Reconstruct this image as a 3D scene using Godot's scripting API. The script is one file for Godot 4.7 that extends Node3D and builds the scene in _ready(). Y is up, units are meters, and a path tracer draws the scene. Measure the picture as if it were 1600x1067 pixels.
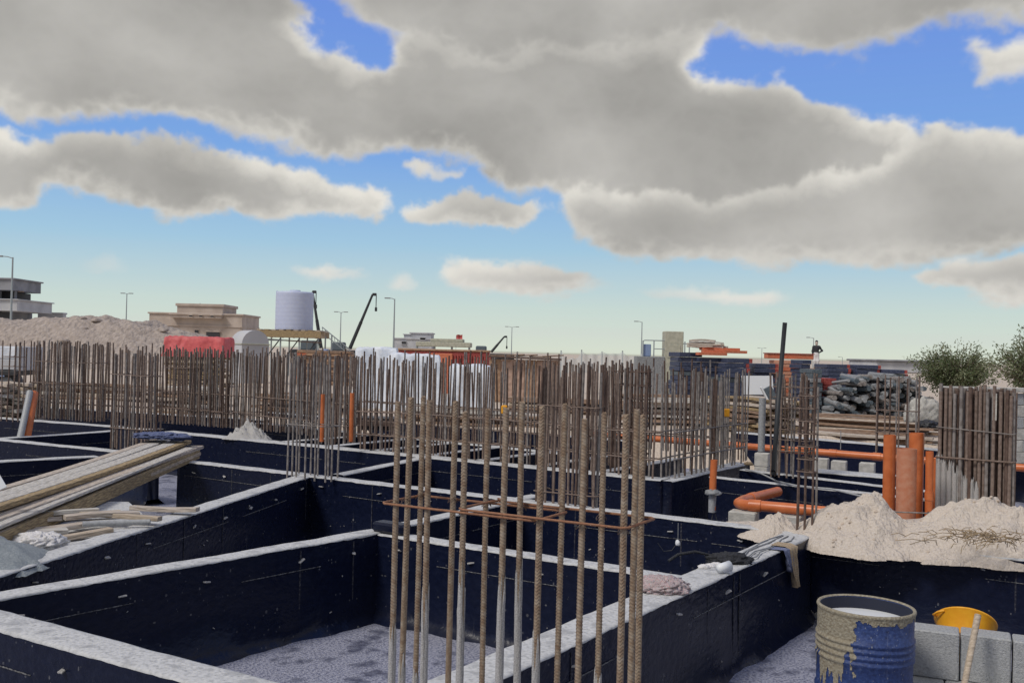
extends Node3D
# A villa building site: bitumen coated foundation walls, starter bars, pipes, sand and stores behind.
# Units are metres; y = 0 is the level of the wall tops; the camera looks along -z.

var taken := {}
var M := {}
var rng := RandomNumberGenerator.new()
var cache := {}

const ALONG := Vector3(0.8526, 0.0, 0.5225)
const ACROSS := Vector3(0.559, 0.0, -0.829)

# ---------------------------------------------------------------- objects

func numbered(called: String) -> String:
	if not taken.has(called):
		taken[called] = 0
		return called
	taken[called] += 1
	return "%s_%03d" % [called, taken[called]]

func tag(o: Node, label: String, category: String, group := "") -> Node:
	if label: o.set_meta("label", label)
	if category: o.set_meta("category", category)
	if group: o.set_meta("group", group)
	return o

func thing(called: String, label: String, category: String, at: Vector3, turn := 0.0, group := "") -> Node3D:
	var o := Node3D.new()
	o.name = numbered(called)
	add_child(o)
	o.position = at
	o.rotation.y = turn
	tag(o, label, category, group)
	return o

func part(mesh: Mesh, called: String, m: Material, parent: Node, t := Transform3D()) -> MeshInstance3D:
	var o := MeshInstance3D.new()
	o.name = numbered(called) if parent == self else called
	o.mesh = mesh
	o.material_override = m
	parent.add_child(o, true)
	o.transform = t
	return o

func structure(mesh: Mesh, called: String, m: Material, at := Vector3.ZERO) -> MeshInstance3D:
	var o := part(mesh, called, m, self, Transform3D(Basis(), at))
	o.set_meta("kind", "structure")
	return o

# ---------------------------------------------------------------- shapes

func new_st(smooth := false) -> SurfaceTool:
	var st := SurfaceTool.new()
	st.begin(Mesh.PRIMITIVE_TRIANGLES)
	st.set_smooth_group(0 if smooth else -1)
	return st

func done(st: SurfaceTool) -> ArrayMesh:
	st.generate_normals()
	st.index()
	return st.commit()

# corners run clockwise as seen from outside
func quad(st: SurfaceTool, a: Vector3, b: Vector3, c: Vector3, d: Vector3) -> void:
	st.add_vertex(a); st.add_vertex(b); st.add_vertex(c)
	st.add_vertex(a); st.add_vertex(c); st.add_vertex(d)

func tri(st: SurfaceTool, a: Vector3, b: Vector3, c: Vector3) -> void:
	st.add_vertex(a); st.add_vertex(b); st.add_vertex(c)

# a box with chamfered edges, centred, in the frame t
func add_box(st: SurfaceTool, size: Vector3, t := Transform3D(), bevel := 0.0) -> void:
	var h := size * 0.5
	var b := minf(bevel, minf(h.x, minf(h.y, h.z)) * 0.9)
	if b <= 0.0:
		for k in 3:
			for s in [-1.0, 1.0]:
				var n := Vector3.ZERO; n[k] = s
				var u := Vector3.ZERO; u[(k + 1) % 3] = 1.0
				var w := n.cross(u)
				var c: Vector3 = n * h
				var uu: Vector3 = u * h
				var ww: Vector3 = w * h
				quad(st, t * (c - uu - ww), t * (c - uu + ww), t * (c + uu + ww), t * (c + uu - ww))
		return
	for k in 3:
		for s in [-1.0, 1.0]:
			var n := Vector3.ZERO; n[k] = s
			var u := Vector3.ZERO; u[(k + 1) % 3] = 1.0
			var w := n.cross(u)
			var c: Vector3 = n * h
			var uu: Vector3 = u * (h - Vector3.ONE * b)
			var ww: Vector3 = w * (h - Vector3.ONE * b)
			quad(st, t * (c - uu - ww), t * (c - uu + ww), t * (c + uu + ww), t * (c + uu - ww))
	for k in 3:
		var i := (k + 1) % 3
		var j := (k + 2) % 3
		for si in [-1.0, 1.0]:
			for sj in [-1.0, 1.0]:
				var p := Vector3.ZERO; p[i] = si * h[i]; p[j] = sj * (h[j] - b)
				var q := Vector3.ZERO; q[i] = si * (h[i] - b); q[j] = sj * h[j]
				var e := Vector3.ZERO; e[k] = h[k] - b
				if si * sj > 0: quad(st, t * (p - e), t * (p + e), t * (q + e), t * (q - e))
				else: quad(st, t * (p - e), t * (q - e), t * (q + e), t * (p + e))
	for sx in [-1.0, 1.0]:
		for sy in [-1.0, 1.0]:
			for sz in [-1.0, 1.0]:
				var s := Vector3(sx, sy, sz)
				var a: Vector3 = s * Vector3(h.x, h.y - b, h.z - b)
				var c: Vector3 = s * Vector3(h.x - b, h.y, h.z - b)
				var d: Vector3 = s * Vector3(h.x - b, h.y - b, h.z)
				if sx * sy * sz > 0: tri(st, t * a, t * d, t * c)
				else: tri(st, t * a, t * c, t * d)

func box(size: Vector3, bevel := 0.0) -> Mesh:
	var key := "box%s%s" % [size, bevel]
	if not cache.has(key):
		var st := new_st()
		add_box(st, size, Transform3D(), bevel)
		cache[key] = done(st)
	return cache[key]

# a tube along a list of points
func add_tube(st: SurfaceTool, pts: Array, r: float, sides := 8, r_end := -1.0, cap := true) -> void:
	var n := pts.size()
	var rings := []
	var side := Vector3.ZERO
	for i in n:
		var d: Vector3 = (pts[mini(i + 1, n - 1)] - pts[maxi(i - 1, 0)]).normalized()
		if side == Vector3.ZERO:
			side = d.cross(Vector3.UP if absf(d.y) < 0.9 else Vector3.RIGHT).normalized()
		side = (side - d * side.dot(d)).normalized()
		var up := side.cross(d)
		var rr := r if r_end < 0 else lerpf(r, r_end, float(i) / (n - 1))
		var ring := []
		for k in sides:
			var a := TAU * k / sides
			ring.append(pts[i] + (side * cos(a) + up * sin(a)) * rr)
		rings.append(ring)
	for i in n - 1:
		for k in sides:
			var l := (k + 1) % sides
			quad(st, rings[i][k], rings[i][l], rings[i + 1][l], rings[i + 1][k])
	if cap:
		for k in range(1, sides - 1):
			tri(st, rings[0][0], rings[0][k + 1], rings[0][k])
			tri(st, rings[n - 1][0], rings[n - 1][k], rings[n - 1][k + 1])

func tube(pts: Array, r: float, sides := 8, r_end := -1.0) -> Mesh:
	return done_with_caps(pts, r, sides, r_end)

func done_with_caps(pts: Array, r: float, sides: int, r_end: float) -> Mesh:
	var st := new_st(true)
	add_tube(st, pts, r, sides, r_end, false)
	var n := pts.size()
	var r1 := r if r_end < 0 else r_end
	st.set_smooth_group(-1)
	for e in [[0, 1, r], [n - 1, n - 2, r1]]:
		var d: Vector3 = (pts[e[0]] - pts[e[1]]).normalized()
		var s := d.cross(Vector3.UP if absf(d.y) < 0.9 else Vector3.RIGHT).normalized()
		var u := s.cross(d)
		for k in sides:
			var a0 := TAU * k / sides
			var a1 := TAU * (k + 1) / sides
			tri(st, pts[e[0]], pts[e[0]] + (s * cos(a0) + u * sin(a0)) * e[2], pts[e[0]] + (s * cos(a1) + u * sin(a1)) * e[2])
	return done(st)

# a profile of (radius, height) pairs turned round the y axis
func lathe(profile: Array, sides := 32, wobble := 0.0) -> Mesh:
	var st := new_st(true)
	for i in profile.size() - 1:
		var p: Vector2 = profile[i]
		var q: Vector2 = profile[i + 1]
		for k in sides:
			var a := TAU * k / sides
			var b := TAU * (k + 1) / sides
			var wa := 1.0 + wobble * sin(a * 2.0 + 0.7)
			var wb := 1.0 + wobble * sin(b * 2.0 + 0.7)
			quad(st, Vector3(cos(a) * p.x * wa, p.y, sin(a) * p.x * wa), Vector3(cos(a) * q.x * wa, q.y, sin(a) * q.x * wa), Vector3(cos(b) * q.x * wb, q.y, sin(b) * q.x * wb), Vector3(cos(b) * p.x * wb, p.y, sin(b) * p.x * wb))
	return done(st)

# a height field over a rectangle: f(x, z) gives y
func field(x0: float, x1: float, z0: float, z1: float, nx: int, nz: int, f: Callable, smooth := true) -> Mesh:
	var st := new_st(smooth)
	var g := []
	for j in nz + 1:
		var row := []
		for i in nx + 1:
			var x := lerpf(x0, x1, float(i) / nx)
			var z := lerpf(z0, z1, float(j) / nz)
			row.append(Vector3(x, f.call(x, z), z))
		g.append(row)
	for j in nz:
		for i in nx:
			quad(st, g[j][i], g[j][i + 1], g[j + 1][i + 1], g[j + 1][i])
	return done(st)

# a flat polygon given clockwise from above, extruded down
func slab(points: Array, top: float, bottom: float) -> Mesh:
	var st := new_st()
	var flat := PackedVector2Array()
	for p in points: flat.append(Vector2(p.x, p.z))
	if Geometry2D.is_polygon_clockwise(flat): flat.reverse()
	var idx := Geometry2D.triangulate_polygon(flat)
	for k in range(0, idx.size(), 3):
		var v := []
		for j in 3: v.append(Vector3(flat[idx[k + j]].x, top, flat[idx[k + j]].y))
		if (v[1] - v[0]).cross(v[2] - v[0]).y > 0: v.reverse()
		tri(st, v[0], v[1], v[2])
	for k in flat.size():
		var a := flat[k]
		var b := flat[(k + 1) % flat.size()]
		quad(st, Vector3(a.x, top, a.y), Vector3(a.x, bottom, a.y), Vector3(b.x, bottom, b.y), Vector3(b.x, top, b.y))
	return done(st)

func frame_along(a: Vector3, b: Vector3) -> Transform3D:
	var x := (b - a).normalized()
	var z := x.cross(Vector3.UP).normalized()
	return Transform3D(Basis(x, z.cross(x), z), a)

# ---------------------------------------------------------------- materials

func noise(seed_: int, freq: float, kind := FastNoiseLite.TYPE_SIMPLEX_SMOOTH, octaves := 4) -> FastNoiseLite:
	var n := FastNoiseLite.new()
	n.seed = seed_
	n.noise_type = kind
	n.frequency = freq
	n.fractal_octaves = octaves
	n.fractal_type = FastNoiseLite.FRACTAL_FBM if octaves > 1 else FastNoiseLite.FRACTAL_NONE
	return n

# a seamless noise picture run through a ramp of [offset, colour] stops (linear colours)
func tex(n: FastNoiseLite, stops: Array, size := 512) -> NoiseTexture2D:
	var t := NoiseTexture2D.new()
	t.width = size
	t.height = size
	t.seamless = true
	t.noise = n
	var g := Gradient.new()
	g.offsets = PackedFloat32Array(stops.map(func(s): return s[0]))
	g.colors = PackedColorArray(stops.map(func(s): return Color(s[1].r, s[1].g, s[1].b).linear_to_srgb()))
	t.color_ramp = g
	return t

func grey(n: FastNoiseLite, lo := 0.0, hi := 1.0, size := 512) -> NoiseTexture2D:
	var t := NoiseTexture2D.new()
	t.width = size
	t.height = size
	t.seamless = true
	t.noise = n
	var g := Gradient.new()
	g.offsets = PackedFloat32Array([0.0, 1.0])
	g.colors = PackedColorArray([Color(lo, lo, lo), Color(hi, hi, hi)])
	t.color_ramp = g
	return t

func mat(called: String, c: Color, rough: float, t: Texture2D = null, scale := 1.0, relief: Texture2D = null, relief_cm := 0.0, local := false) -> StandardMaterial3D:
	var m := StandardMaterial3D.new()
	m.resource_name = called
	m.albedo_color = Color.WHITE if t else c.linear_to_srgb()
	m.roughness = rough
	if t: m.albedo_texture = t
	if relief:
		m.heightmap_enabled = true
		m.heightmap_texture = relief
		m.heightmap_scale = relief_cm
	m.uv1_triplanar = true
	m.uv1_world_triplanar = not local
	m.uv1_scale = Vector3.ONE * scale
	m.cull_mode = BaseMaterial3D.CULL_DISABLED
	M[called] = m
	return m

func L(r: float, g: float, b: float) -> Color:
	return Color(r, g, b)

func two(a: Color, b: Color, lo := 0.3, hi := 0.7) -> Array:
	return [[0.0, a], [lo, a.lerp(b, 0.15)], [hi, a.lerp(b, 0.85)], [1.0, b]]

func detail(m: StandardMaterial3D, t: Texture2D, mask: Texture2D, mode := BaseMaterial3D.BLEND_MODE_MIX) -> void:
	m.detail_enabled = true
	m.detail_albedo = t
	m.detail_mask = mask
	m.detail_blend_mode = mode

func make_materials() -> void:
	var fine := noise(3, 0.06, FastNoiseLite.TYPE_SIMPLEX_SMOOTH, 5)
	var coarse := noise(5, 0.012, FastNoiseLite.TYPE_SIMPLEX_SMOOTH, 5)
	var cells := noise(9, 0.03, FastNoiseLite.TYPE_CELLULAR, 2)
	var bump := grey(noise(11, 0.05, FastNoiseLite.TYPE_SIMPLEX_SMOOTH, 5))
	var bump_soft := grey(noise(12, 0.012, FastNoiseLite.TYPE_SIMPLEX_SMOOTH, 4))
	var bump_grit := grey(noise(13, 0.12, FastNoiseLite.TYPE_SIMPLEX, 3))

	# concrete and block
	mat("concrete_top", L(0, 0, 0), 0.95, tex(noise(6, 0.02, FastNoiseLite.TYPE_SIMPLEX_SMOOTH, 6), [[0.0, L(0.24, 0.245, 0.25)], [0.28, L(0.43, 0.435, 0.44)], [0.5, L(0.52, 0.525, 0.53)], [1.0, L(0.62, 0.62, 0.625)]], 1024), 1.3, bump, 0.35)
	detail(M.concrete_top, tex(noise(7, 0.03), two(L(0.32, 0.325, 0.335), L(0.42, 0.425, 0.435)), 256), grey_mask(noise(8, 0.007, FastNoiseLite.TYPE_SIMPLEX_SMOOTH, 5), 0.6, 0.82))
	mat("block", L(0, 0, 0), 0.95, tex(fine, [[0.0, L(0.2, 0.21, 0.215)], [0.45, L(0.36, 0.37, 0.375)], [1.0, L(0.5, 0.51, 0.515)]]), 1.6, bump_grit, 0.5)
	mat("pale_block", L(0, 0, 0), 0.95, tex(coarse, two(L(0.36, 0.35, 0.32), L(0.56, 0.54, 0.5))), 1.2, bump, 0.5)
	mat("cement", L(0, 0, 0), 0.95, tex(fine, two(L(0.3, 0.29, 0.28), L(0.55, 0.54, 0.53))), 4.0, bump_grit, 0.3)
	# bitumen: near black, brushed on, with flecks of dried mortar
	var bit := mat("bitumen", L(0, 0, 0), 0.4, tex(noise(21, 0.02, FastNoiseLite.TYPE_SIMPLEX_SMOOTH, 4), [[0.0, L(0.004, 0.006, 0.018)], [0.5, L(0.006, 0.009, 0.026)], [1.0, L(0.011, 0.015, 0.036)]], 1024), 0.7, grey(noise(14, 0.02, FastNoiseLite.TYPE_SIMPLEX_SMOOTH, 5), 0.0, 1.0, 1024), 0.4)
	bit.roughness_texture = grey(noise(22, 0.01, FastNoiseLite.TYPE_SIMPLEX_SMOOTH, 4), 0.72, 1.0)
	bit.roughness = 0.34
	bit.metallic_specular = 0.36
	var fleck := noise(23, 0.05, FastNoiseLite.TYPE_CELLULAR, 1)
	fleck.cellular_return_type = FastNoiseLite.RETURN_DISTANCE
	var fleck_gate := noise(24, 0.05, FastNoiseLite.TYPE_CELLULAR, 1)
	fleck_gate.cellular_return_type = FastNoiseLite.RETURN_DISTANCE
	detail(bit, tex(noise(25, 0.01), [[0.0, L(0.16, 0.16, 0.17)], [1.0, L(0.3, 0.3, 0.3)]], 64), speck_mask(77, 512, 60, 0.9, 2.8))
	mat("dust_line", L(0, 0, 0), 0.95, tex(noise(26, 0.05), [[0.0, L(0.012, 0.013, 0.022)], [0.42, L(0.03, 0.03, 0.04)], [0.6, L(0.17, 0.17, 0.17)], [1.0, L(0.3, 0.3, 0.3)]]), 1.3, bump, 0.3)
	mat("dust_seam", L(0, 0, 0), 0.9, tex(noise(27, 0.05), [[0.0, L(0.008, 0.009, 0.02)], [0.5, L(0.014, 0.015, 0.03)], [0.62, L(0.05, 0.05, 0.06)], [1.0, L(0.14, 0.14, 0.15)]]), 1.1)
	# the blinded pit floor: grey screed stained by bitumen primer
	mat("screed", L(0, 0, 0), 0.8, tex(noise(31, 0.035, FastNoiseLite.TYPE_SIMPLEX, 5), [[0.0, L(0.08, 0.085, 0.14)], [0.33, L(0.19, 0.2, 0.275)], [0.48, L(0.29, 0.3, 0.38)], [1.0, L(0.42, 0.43, 0.5)]], 1024), 0.8, bump_grit, 0.8)
	detail(M.screed, tex(noise(32, 0.03, FastNoiseLite.TYPE_SIMPLEX, 4), two(L(0.06, 0.065, 0.11), L(0.15, 0.16, 0.22)), 512), grey_mask(noise(33, 0.006, FastNoiseLite.TYPE_SIMPLEX_SMOOTH, 6), 0.58, 0.78))
	# sand and soil
	mat("sand", L(0, 0, 0), 1.0, tex(noise(41, 0.03, FastNoiseLite.TYPE_SIMPLEX_SMOOTH, 5), [[0.0, L(0.36, 0.29, 0.23)], [0.45, L(0.54, 0.455, 0.375)], [1.0, L(0.66, 0.57, 0.48)]], 1024), 0.55, bump, 1.6)
	mat("loose_sand", L(0, 0, 0), 1.0, tex(noise(42, 0.05, FastNoiseLite.TYPE_SIMPLEX_SMOOTH, 5), [[0.0, L(0.34, 0.28, 0.23)], [0.36, L(0.51, 0.445, 0.38)], [0.6, L(0.57, 0.505, 0.44)], [1.0, L(0.65, 0.59, 0.525)]], 1024), 0.8, bump, 2.2)
	mat("spoil", L(0, 0, 0), 1.0, tex(noise(43, 0.03, FastNoiseLite.TYPE_SIMPLEX_SMOOTH, 5), two(L(0.28, 0.235, 0.205), L(0.46, 0.395, 0.35)), 1024), 0.09, bump, 18.0)
	mat("grit", L(0, 0, 0), 1.0, tex(fine, two(L(0.2, 0.23, 0.25), L(0.34, 0.37, 0.39))), 1.4, bump_grit, 1.0)
	# steel
	mat("rust", L(0, 0, 0), 0.85, tex(noise(51, 0.03, FastNoiseLite.TYPE_SIMPLEX_SMOOTH, 5), [[0.0, L(0.12, 0.08, 0.062)], [0.5, L(0.2, 0.148, 0.122)], [1.0, L(0.3, 0.235, 0.2)]]), 1.1, bump_grit, 0.1)
	mat("rust_near", L(0, 0, 0), 0.8, tex(noise(52, 0.025, FastNoiseLite.TYPE_SIMPLEX_SMOOTH, 5), [[0.0, L(0.15, 0.085, 0.05)], [0.4, L(0.24, 0.17, 0.115)], [0.65, L(0.3, 0.235, 0.17)], [1.0, L(0.38, 0.33, 0.27)]]), 1.7, bump_grit, 0.1)
	mat("rust_dark", L(0, 0, 0), 0.9, tex(noise(53, 0.02), two(L(0.075, 0.048, 0.038), L(0.15, 0.1, 0.08))), 1.0, bump_grit, 0.1)
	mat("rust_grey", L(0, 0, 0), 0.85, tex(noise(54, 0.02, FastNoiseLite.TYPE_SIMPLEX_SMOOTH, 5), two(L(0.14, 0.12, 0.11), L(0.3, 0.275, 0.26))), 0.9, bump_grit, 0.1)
	mat("tie_rust", L(0, 0, 0), 0.85, tex(noise(55, 0.04), two(L(0.2, 0.09, 0.05), L(0.34, 0.17, 0.095))), 2.0, bump_grit, 0.1)
	mat("grey_steel", L(0, 0, 0), 0.6, tex(noise(56, 0.03), two(L(0.16, 0.17, 0.18), L(0.3, 0.31, 0.32))), 1.0)
	mat("dark_steel", L(0.025, 0.028, 0.033), 0.55)
	# plastics and paint
	var pvc := mat("orange_plastic", L(0, 0, 0), 0.42, tex(noise(61, 0.012, FastNoiseLite.TYPE_SIMPLEX_SMOOTH, 5), two(L(0.5, 0.125, 0.035), L(0.64, 0.19, 0.065))), 0.8, bump_soft, 0.1)
	pvc.roughness_texture = grey(noise(62, 0.02), 0.7, 1.0)
	mat("dusty_orange_plastic", L(0, 0, 0), 0.75, tex(noise(63, 0.03, FastNoiseLite.TYPE_SIMPLEX_SMOOTH, 5), [[0.0, L(0.46, 0.15, 0.07)], [0.5, L(0.51, 0.21, 0.12)], [1.0, L(0.55, 0.29, 0.19)]]), 0.7, bump, 0.1)
	mat("grey_plastic", L(0, 0, 0), 0.5, tex(noise(64, 0.03), two(L(0.27, 0.28, 0.29), L(0.4, 0.41, 0.42))), 2.0)
	mat("white_plastic", L(0.72, 0.74, 0.76), 0.45)
	mat("tank_white", L(0, 0, 0), 0.5, tex(noise(65, 0.01), two(L(0.46, 0.51, 0.68), L(0.5, 0.55, 0.71))), 0.5)
	mat("yellow_plastic", L(0, 0, 0), 0.45, tex(noise(66, 0.02), two(L(0.78, 0.33, 0.012), L(0.86, 0.42, 0.02))), 1.5)
	mat("navy", L(0, 0, 0), 0.6, tex(noise(67, 0.03), two(L(0.025, 0.035, 0.075), L(0.06, 0.075, 0.13))), 0.7, bump, 0.2)
	mat("slate_blue", L(0, 0, 0), 0.6, tex(noise(68, 0.03), two(L(0.06, 0.08, 0.1), L(0.12, 0.15, 0.17))), 0.7)
	mat("red_paint", L(0, 0, 0), 0.6, tex(noise(69, 0.03), two(L(0.26, 0.04, 0.035), L(0.42, 0.09, 0.075))), 0.7)
	mat("orange_paint", L(0, 0, 0), 0.6, tex(noise(70, 0.03), two(L(0.5, 0.13, 0.06), L(0.64, 0.22, 0.12))), 0.7)
	mat("peach_paint", L(0, 0, 0), 0.65, tex(noise(71, 0.03), two(L(0.5, 0.23, 0.14), L(0.64, 0.34, 0.23))), 0.7)
	mat("red_sheet", L(0, 0, 0), 0.6, tex(noise(72, 0.02), two(L(0.5, 0.08, 0.09), L(0.64, 0.13, 0.13))), 0.5, bump_soft, 2.0)
	mat("white_sheet", L(0, 0, 0), 0.6, tex(noise(73, 0.012, FastNoiseLite.TYPE_SIMPLEX_SMOOTH, 5), two(L(0.58, 0.63, 0.71), L(0.78, 0.82, 0.88))), 0.4, bump_soft, 2.0)
	mat("black_sheet", L(0.02, 0.02, 0.024), 0.35, null, 1.0, bump, 1.5)
	mat("blue_sheet", L(0, 0, 0), 0.7, tex(noise(74, 0.02), two(L(0.06, 0.08, 0.19), L(0.13, 0.16, 0.28))), 1.0, bump, 2.0)
	var net := mat("net", L(0.62, 0.66, 0.66), 0.9)
	net.transparency = BaseMaterial3D.TRANSPARENCY_ALPHA
	net.albedo_color.a = 0.55
	# cloth
	mat("white_cloth", L(0, 0, 0), 0.95, tex(noise(81, 0.03), two(L(0.55, 0.54, 0.54), L(0.8, 0.78, 0.78))), 3.0, bump, 0.6)
	mat("striped_cloth", L(0, 0, 0), 0.9, tex(noise(82, 0.03, FastNoiseLite.TYPE_SIMPLEX_SMOOTH, 2), [[0.0, L(0.2, 0.19, 0.2)], [0.3, L(0.46, 0.44, 0.44)], [0.47, L(0.58, 0.55, 0.54)], [0.5, L(0.48, 0.1, 0.12)], [0.55, L(0.48, 0.12, 0.14)], [0.58, L(0.6, 0.57, 0.56)], [0.75, L(0.4, 0.38, 0.4)], [1.0, L(0.16, 0.15, 0.17)]]), 5.0, bump, 0.8)
	mat("tan_cloth", L(0, 0, 0), 0.95, tex(noise(83, 0.03), two(L(0.3, 0.22, 0.14), L(0.5, 0.4, 0.28))), 4.0, bump, 0.6)
	mat("blue_cloth", L(0, 0, 0), 0.95, tex(noise(84, 0.03), two(L(0.1, 0.13, 0.25), L(0.26, 0.28, 0.4))), 4.0, bump, 0.6)
	mat("black_cloth", L(0, 0, 0), 0.9, tex(noise(85, 0.03), two(L(0.012, 0.013, 0.017), L(0.04, 0.042, 0.05))), 3.0, bump, 0.8)
	# timber: grain runs along the local x axis
	var woods := [[L(0.38, 0.32, 0.265), L(0.58, 0.51, 0.44)], [L(0.36, 0.29, 0.215), L(0.56, 0.47, 0.37)], [L(0.4, 0.375, 0.34), L(0.6, 0.57, 0.53)], [L(0.24, 0.175, 0.1), L(0.44, 0.33, 0.18)], [L(0.2, 0.13, 0.09), L(0.36, 0.25, 0.18)]]
	for k in woods.size():
		var grain := noise(91 + k, 0.03, FastNoiseLite.TYPE_SIMPLEX_SMOOTH, 5)
		grain.domain_warp_enabled = true
		grain.domain_warp_amplitude = 22.0
		grain.domain_warp_frequency = 0.01
		var w := mat("wood_%d" % k, L(0, 0, 0), 0.9, tex(grain, [[0.0, woods[k][0] * 0.6], [0.35, woods[k][0]], [0.7, woods[k][1]], [1.0, woods[k][1] * 1.12]]), 1.0, bump, 0.3, true)
		w.uv1_scale = Vector3(0.35, 4.0, 4.0)
		w.uv1_offset = Vector3(0.13 * k, 0.37 * k, 0.21 * k)
	mat("ply", L(0, 0, 0), 0.9, tex(noise(97, 0.02), two(L(0.3, 0.18, 0.11), L(0.45, 0.3, 0.2))), 0.4)
	mat("pink_ply", L(0, 0, 0), 0.9, tex(noise(98, 0.02), two(L(0.36, 0.24, 0.18), L(0.54, 0.38, 0.3))), 0.4)
	# far buildings
	mat("grey_render", L(0, 0, 0), 0.95, tex(coarse, two(L(0.2, 0.205, 0.225), L(0.31, 0.315, 0.34))), 0.06)
	mat("light_render", L(0, 0, 0), 0.95, tex(coarse, two(L(0.4, 0.41, 0.44), L(0.52, 0.53, 0.55))), 0.06)
	mat("beige_render", L(0, 0, 0), 0.95, tex(coarse, two(L(0.42, 0.35, 0.3), L(0.54, 0.46, 0.4))), 0.06)
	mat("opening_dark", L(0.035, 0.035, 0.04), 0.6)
	mat("greenish_steel", L(0, 0, 0), 0.8, tex(noise(99, 0.02), two(L(0.36, 0.36, 0.29), L(0.48, 0.47, 0.38))), 0.5)
	mat("galvanised", L(0.3, 0.34, 0.36), 0.6)
	mat("blue_box", L(0.22, 0.3, 0.48), 0.6)
	mat("bark", L(0, 0, 0), 0.95, tex(noise(100, 0.03), two(L(0.1, 0.075, 0.055), L(0.2, 0.16, 0.12))), 3.0)
	for k in 3:
		var lf := mat("leaf_%d" % k, [L(0.135, 0.155, 0.08), L(0.17, 0.18, 0.105), L(0.1, 0.13, 0.06)][k], 0.6)
		lf.backlight_enabled = true
		lf.backlight = L(0.06, 0.08, 0.02).linear_to_srgb()
	mat("dry_grass", L(0, 0, 0), 1.0, tex(noise(101, 0.05), two(L(0.25, 0.175, 0.1), L(0.48, 0.37, 0.24))), 3.0)
	# the drum: blue paint under a run of pale sludge
	var db := mat("drum_blue", L(0, 0, 0), 0.5, tex(noise(102, 0.03, FastNoiseLite.TYPE_SIMPLEX_SMOOTH, 5), [[0.0, L(0.03, 0.03, 0.045)], [0.22, L(0.018, 0.035, 0.12)], [0.6, L(0.03, 0.06, 0.2)], [0.8, L(0.05, 0.085, 0.23)], [1.0, L(0.2, 0.21, 0.26)]]), 2.0, bump, 0.2)
	detail(db, tex(noise(25, 0.01), [[0.0, L(0.28, 0.29, 0.31)], [1.0, L(0.42, 0.42, 0.42)]], 64), speck_mask(78, 512, 110, 1.0, 4.5))
	mat("drum_inside_shade", L(0.012, 0.016, 0.035), 0.7)  # near-black colour stands for the shade inside the drum
	mat("drum_sludge", L(0, 0, 0), 0.9, tex(noise(103, 0.04, FastNoiseLite.TYPE_SIMPLEX_SMOOTH, 5), [[0.0, L(0.11, 0.07, 0.045)], [0.3, L(0.22, 0.185, 0.13)], [0.6, L(0.32, 0.29, 0.22)], [1.0, L(0.45, 0.42, 0.34)]]), 2.2, bump, 0.4)

# a mask that is white where the noise lies above the threshold
func grey_mask(n: FastNoiseLite, lo: float, hi: float, size := 512) -> NoiseTexture2D:
	var t := NoiseTexture2D.new()
	t.width = size
	t.height = size
	t.seamless = true
	t.noise = n
	var g := Gradient.new()
	g.offsets = PackedFloat32Array([lo, hi])
	g.colors = PackedColorArray([Color.BLACK, Color.WHITE])
	t.color_ramp = g
	return t

# scattered round flecks of several sizes
func speck_mask(seed_: int, size: int, count: int, r0: float, r1: float) -> ImageTexture:
	var r := RandomNumberGenerator.new()
	r.seed = seed_
	var im := Image.create(size, size, false, Image.FORMAT_L8)
	for k in count:
		var c := Vector2(r.randf() * size, r.randf() * size)
		var rad := lerpf(r0, r1, pow(r.randf(), 3.0))
		var stretch := 1.0 + r.randf() * 1.2
		for y in range(-6, 7):
			for x in range(-6, 7):
				if Vector2(x, y / stretch).length() < rad:
					im.set_pixel(posmod(int(c.x) + x, size), posmod(int(c.y) + y, size), Color(1, 1, 1) * r.randf_range(0.4, 1.0))
	return ImageTexture.create_from_image(im)


# ---------------------------------------------------------------- sky

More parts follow.
